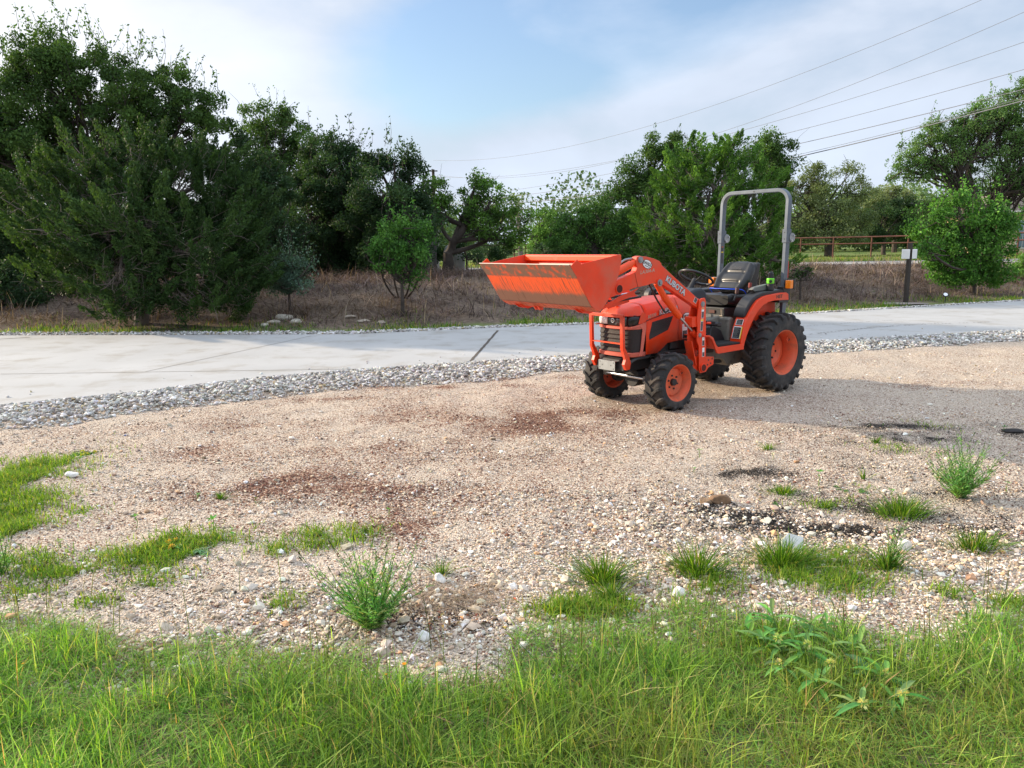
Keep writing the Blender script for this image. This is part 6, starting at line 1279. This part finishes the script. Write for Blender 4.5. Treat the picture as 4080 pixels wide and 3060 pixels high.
for s in (1, -1): prism('floor_mat', [(.60, .572), (1.02, .572), (1.08, .63), (1.16, .70), (1.16, .715), (1.07, .65), (1.0, .60), (.60, .59)], s*.20, s*.485, mat('rubber_mat', (.018, .018, .018), .85), TR, .004)
pd = hose('pedal_arm', [(1.0, .36, .62), (.96, .35, .70), (.93, .34, .79)], .010, blk, TR); prism('pedal', [(.955, .775), (.84, .755), (.83, .80), (.94, .825)], .27, .40, blk, TR, .012)
hose('range_lever', [(.66, .12, .76), (.66, .13, .82), (.65, .12, .86)], .012, greyp, TR); cyl('pedal_knob', [((.99, .43, .80), (.97, .45, .80), .016, .018)], blk, TR, .004)
# footsteps
for s in (1, -1):
    fs = prism('footstep', [(.60, .512), (1.005, .505), (1.03, .512), (1.06, .56), (1.115, .66), (1.16, .69), (1.25, .70), (1.25, .712), (1.155, .705), (1.10, .68), (1.05, .60), (1.015, .572), (.60, .572)], s*.486, s*.505, paint, TR, .004)
    prism('footstep_deck', [(.60, .560), (1.01, .560), (1.05, .59), (1.11, .672), (1.16, .698), (1.25, .705), (1.25, .695), (1.165, .688), (1.12, .665), (1.06, .575), (1.015, .548), (.60, .548)], s*.18, s*.486, paint, fs, .002)
    prism('footstep_bracket', [(1.07, .585), (1.24, .575), (1.25, .70), (1.16, .698), (1.115, .665)], s*.40, s*.412, paint, fs, .002)
    # fender: an arched band over the wheel with a black pad on top
    top = [(.645, .56), (.638, .62), (.60, .74), (.555, .83), (.50, .90), (.44, .965), (.38, 1.01), (.29, 1.042), (.2, 1.055), (0, 1.068), (-.12, 1.068), (-.155, 1.05)]
    bot = [(-.165, .985), (-.05, .988), (.083, .992), (.2, .980), (.283, .955), (.36, .905), (.43, .84), (.49, .76), (.545, .66), (.58, .58), (.59, .54)]
    fe = prism('fender', top+bot, s*.355, s*.50, paint, TR, .006)
    prism('fender_inner', [(.57, .56), (.50, .80), (.38, .96), (.2, 1.02), (-.12, 1.03), (-.15, .72), (.3, .70), (.5, .58)], s*.33, s*.355, paint, fe, .003)
    prism('fender_tail', [(-.165, .985), (-.165, .955), (.0, .965), (.02, .99)], s*.355, s*.50, blk, fe, .003)
    cv = prism('fender_pad', [(.565, .835), (.565, .87), (.545, .92), (.50, .975), (.44, 1.03), (.36, 1.068), (.26, 1.09), (.0, 1.10), (-.13, 1.10), (-.13, 1.05), (.1, 1.045), (.28, 1.03), (.38, .99), (.46, .92), (.53, .85)], s*.325, s*.468, blk, fe, .014)
    if s > 0:
        lettering('HST', (.01, .5005, 1.03), (-1, 0, .03), (0, 0, 1), .050, mat('hst_black', (.05, .02, .015), .5), fe, bold=.0018, sx=1.25)
        dx = Vector((-.30, 0, .95)).normalized(); nrm = Vector((.95, 0, .30))
        label_sticker((.6225, .425, .685), (0, 1, 0), (-.31, 0, 1), .10, .13, fe, None); label_sticker((.5800, .425, .79), (0, 1, 0), (-.44, 0, 1), .085, .062, fe, None)
        decal('sticker_edge', (.6225, .478, .685), (0, 1, 0), (-.31, 0, 1), .012, .13, yellow, fe, th=.0016)
    hose('fender_brace', [(.0, s*.29, .72), (-.08, s*.31, .86), (-.14, s*.34, .98)], .014, iron, fe)
# fender-top controls
hose('position_lever', [(.34, .33, 1.08), (.31, .33, 1.115), (.30, .33, 1.15)], .010, iron, TR); cyl('lever_knob', [((.30, .33, 1.13), (.295, .33, 1.185), .017, .019)], mat('red_knob', lin('#7a2a22'), .5), TR, .006)
hose('lift_lever', [(.48, .26, 1.0), (.44, .26, 1.06), (.43, .26, 1.10)], .010, iron, TR); cyl('lever_knob', [((.43, .26, 1.07), (.42, .26, 1.135), .019, .022)], mat('brown_red_knob', lin('#4a2a26'), .5), TR, .006)
prism('control_console', [(.30, 1.09), (.34, 1.115), (.30, 1.14), (.16, 1.155), (.06, 1.165), (.02, 1.14), (.02, 1.10)], .34, .395, mat('console_grey', lin('#6f716c'), .6), TR, .010)
# roll bar
rb = empty('roll_bar', (0, 0, 0), parent=TR)
def rectsweep(name, path, a_, b_, m, parent, w_=.005):
    """rectangular tube along a path in the y-z plane; a_ across the plane (x), b_ in the plane"""
    bm = bmesh.new(); rg = []; n = len(path)
    for i, (x, y, z) in enumerate(path):
        p = Vector(path[max(i-1, 0)]); q = Vector(path[min(i+1, n-1)]); d = (q-p).normalized(); nn = Vector((0, -d.z, d.y)).normalized(); X_ = Vector((1, 0, 0))
        c = Vector((x, y, z)); rg.append([bm.verts.new(c+X_*a_/2*sx+nn*b_/2*sy) for sx, sy in ((-1, -1), (1, -1), (1, 1), (-1, 1))])
    for i in range(n-1):
        for j in range(4): bm.faces.new((rg[i][j], rg[i][(j+1) % 4], rg[i+1][(j+1) % 4], rg[i+1][j]))
    bm.faces.new(rg[0]); bm.faces.new(rg[-1][::-1]); o = frombm(name, bm, m, parent); return bev(o, w_, 2)
YR, ZT, cr2, xb = .432, 2.190, .13, -.172
path = [(xb, YR, 1.62), (xb-.004, YR, 1.8), (xb-.012, YR, ZT-cr2-.025)]
path += [(xb-.014, YR-cr2+cr2*math.cos(a), ZT-.025-cr2+cr2*math.sin(a)) for a in [R(11.25*i) for i in range(1, 9)]]
path += [(x_, -y_, z_) for x_, y_, z_ in path[::-1]]
rectsweep('upper_hoop', path, .064, .040, ropsm, rb)
for s in (1, -1):
    rectsweep('post', [(xb+.015, s*YR, .80), (xb+.012, s*YR, 1.25), (xb, s*YR, 1.63)], .066, .040, ropsm, rb, .004)
    hb = boxes('hinge_bracket', [((xb-.045, s*YR-.028, 1.60), (xb+.042, s*YR+.028, 1.745))], ropsm, rb, .003)
    cyl('hinge_plate', [((xb-.055, s*YR-.035, 1.655), (xb-.055, s*YR-.029, 1.655), .05), ((xb-.055, s*YR+.029, 1.655), (xb-.055, s*YR+.035, 1.655), .05)], zinc, hb, .001, 28); cyl('hinge_pin', [((xb-.075, s*YR-.045, 1.675), (xb-.075, s*YR+.05, 1.675), .008), ((xb-.03, s*YR-.045, 1.625), (xb-.03, s*YR+.05, 1.625), .008)], steel, hb, 0, 10)
    cyl('bolt_hole', [((xb+.041, s*YR, z_), (xb+.0432, s*YR, z_), .006) for z_ in (1.64, 1.71)], blackp, hb, 0, 10)
    boxes('post_base', [((xb-.06, s*YR-.045, .98), (xb+.07, s*YR+.04, 1.135))], blk, rb, .01)
cyl('bolt_hole', [((xb+.0215, 0, ZT-.025), (xb+.0232, 0, ZT-.025), .006)], blackp, rb, 0, 10)
decal('warning_sticker', (xb+.01, -YR+.0208, 1.47), (1, 0, 0), (0, 0, 1), .036, .20, mat('sticker_charcoal', lin('#3c3c40'), .5), rb); 0 and label_sticker((xb+.0, -YR+.0208, 1.47), (1, 0, 0), (0, 0, 1), .040, .20, rb, mat('sticker_red_head', (.6, .15, .03), .5), body=mat('sticker_grey', lin('#55565a'), .5)); 
decal('sticker_edge', (xb+.01, -YR+.0222, 1.50), (1, 0, 0), (0, 0, 1), .036, .014, yellow, rb); decal('sticker_edge', (xb+.01, -YR+.0222, 1.56), (1, 0, 0), (0, 0, 1), .036, .012, mat('sticker_rust', (.4, .08, .03), .5), rb)
boxes('reflector', [((xb-.048, YR-.012, 1.22), (xb-.034, YR+.012, 1.40))], mat('red_reflector', (.5, .02, .015), .3), rb, .002)
ts = boxes('turn_signal', [((-.178, .475, 1.110), (-.120, .540, 1.200))], amber, TR, .008); boxes('signal_housing', [((-.205, .462, 1.105), (-.179, .545, 1.205)), ((-.20, .43, 1.12), (-.16, .475, 1.15))], blk, ts, .004)
ts2 = boxes('turn_signal', [((-.175, -.555, 1.105), (-.105, -.475, 1.205))], amber, TR, .008); boxes('signal_housing', [((-.20, -.56, 1.10), (-.176, -.46, 1.21)), ((-.19, -.475, 1.12), (-.15, -.43, 1.15))], blk, ts2, .004)
boxes('drawbar', [((-.42, -.05, .30), (-.2, .05, .33))], iron, TR, .006); hose('lift_arm', [(-.15, .2, .45), (-.45, .22, .42), (-.65, .25, .40)], .018, iron, TR); hose('lift_arm', [(-.15, -.2, .45), (-.45, -.22, .42), (-.65, -.25, .40)], .018, iron, TR)

# ---- things resting on the tractor
def tw_(p): c, s = math.cos(TYAW), math.sin(TYAW); return (TX+c*p[0]-s*p[1], TY+s*p[0]+c*p[1], p[2])
bt = empty('cordless_lamp', tw_((.075, .425, 1.10)), TYAW+.2)
grn = mat('lime_plastic', (.16, .62, .03), .4)
cyl('battery_base', [((0, 0, 0), (0, 0, .07), .040, .036)], blk, bt, .006, 20); cyl('green_body', [((0, 0, .068), (0, 0, .128), .042, .045)], grn, bt, .010, 8); cyl('cap', [((0, 0, .125), (0, 0, .185), .032, .030), ((0, 0, .183), (0, 0, .196), .026, .020)], gloss, bt, .005, 20)
cyl('round_badge', [((.038, .018, .095), (.046, .022, .095), .016)], blk, bt, .001, 18)
tag(bt, 'lime green and black cordless lamp standing on the fender beside the near roll bar post', 'work lamp')
cd = hose('blue_cord', [tw_(p) for p in ((.23, -.225, 1.06), (.285, -.215, 1.105), (.345, -.1, 1.112), (.345, .1, 1.112), (.30, .235, 1.105), (.24, .245, 1.05))], .0055, mat('blue_cord', (.01, .08, .65), .5), None, 8)
tag(cd, 'bright blue cord stretched across the front of the black tractor seat backrest', 'cord')
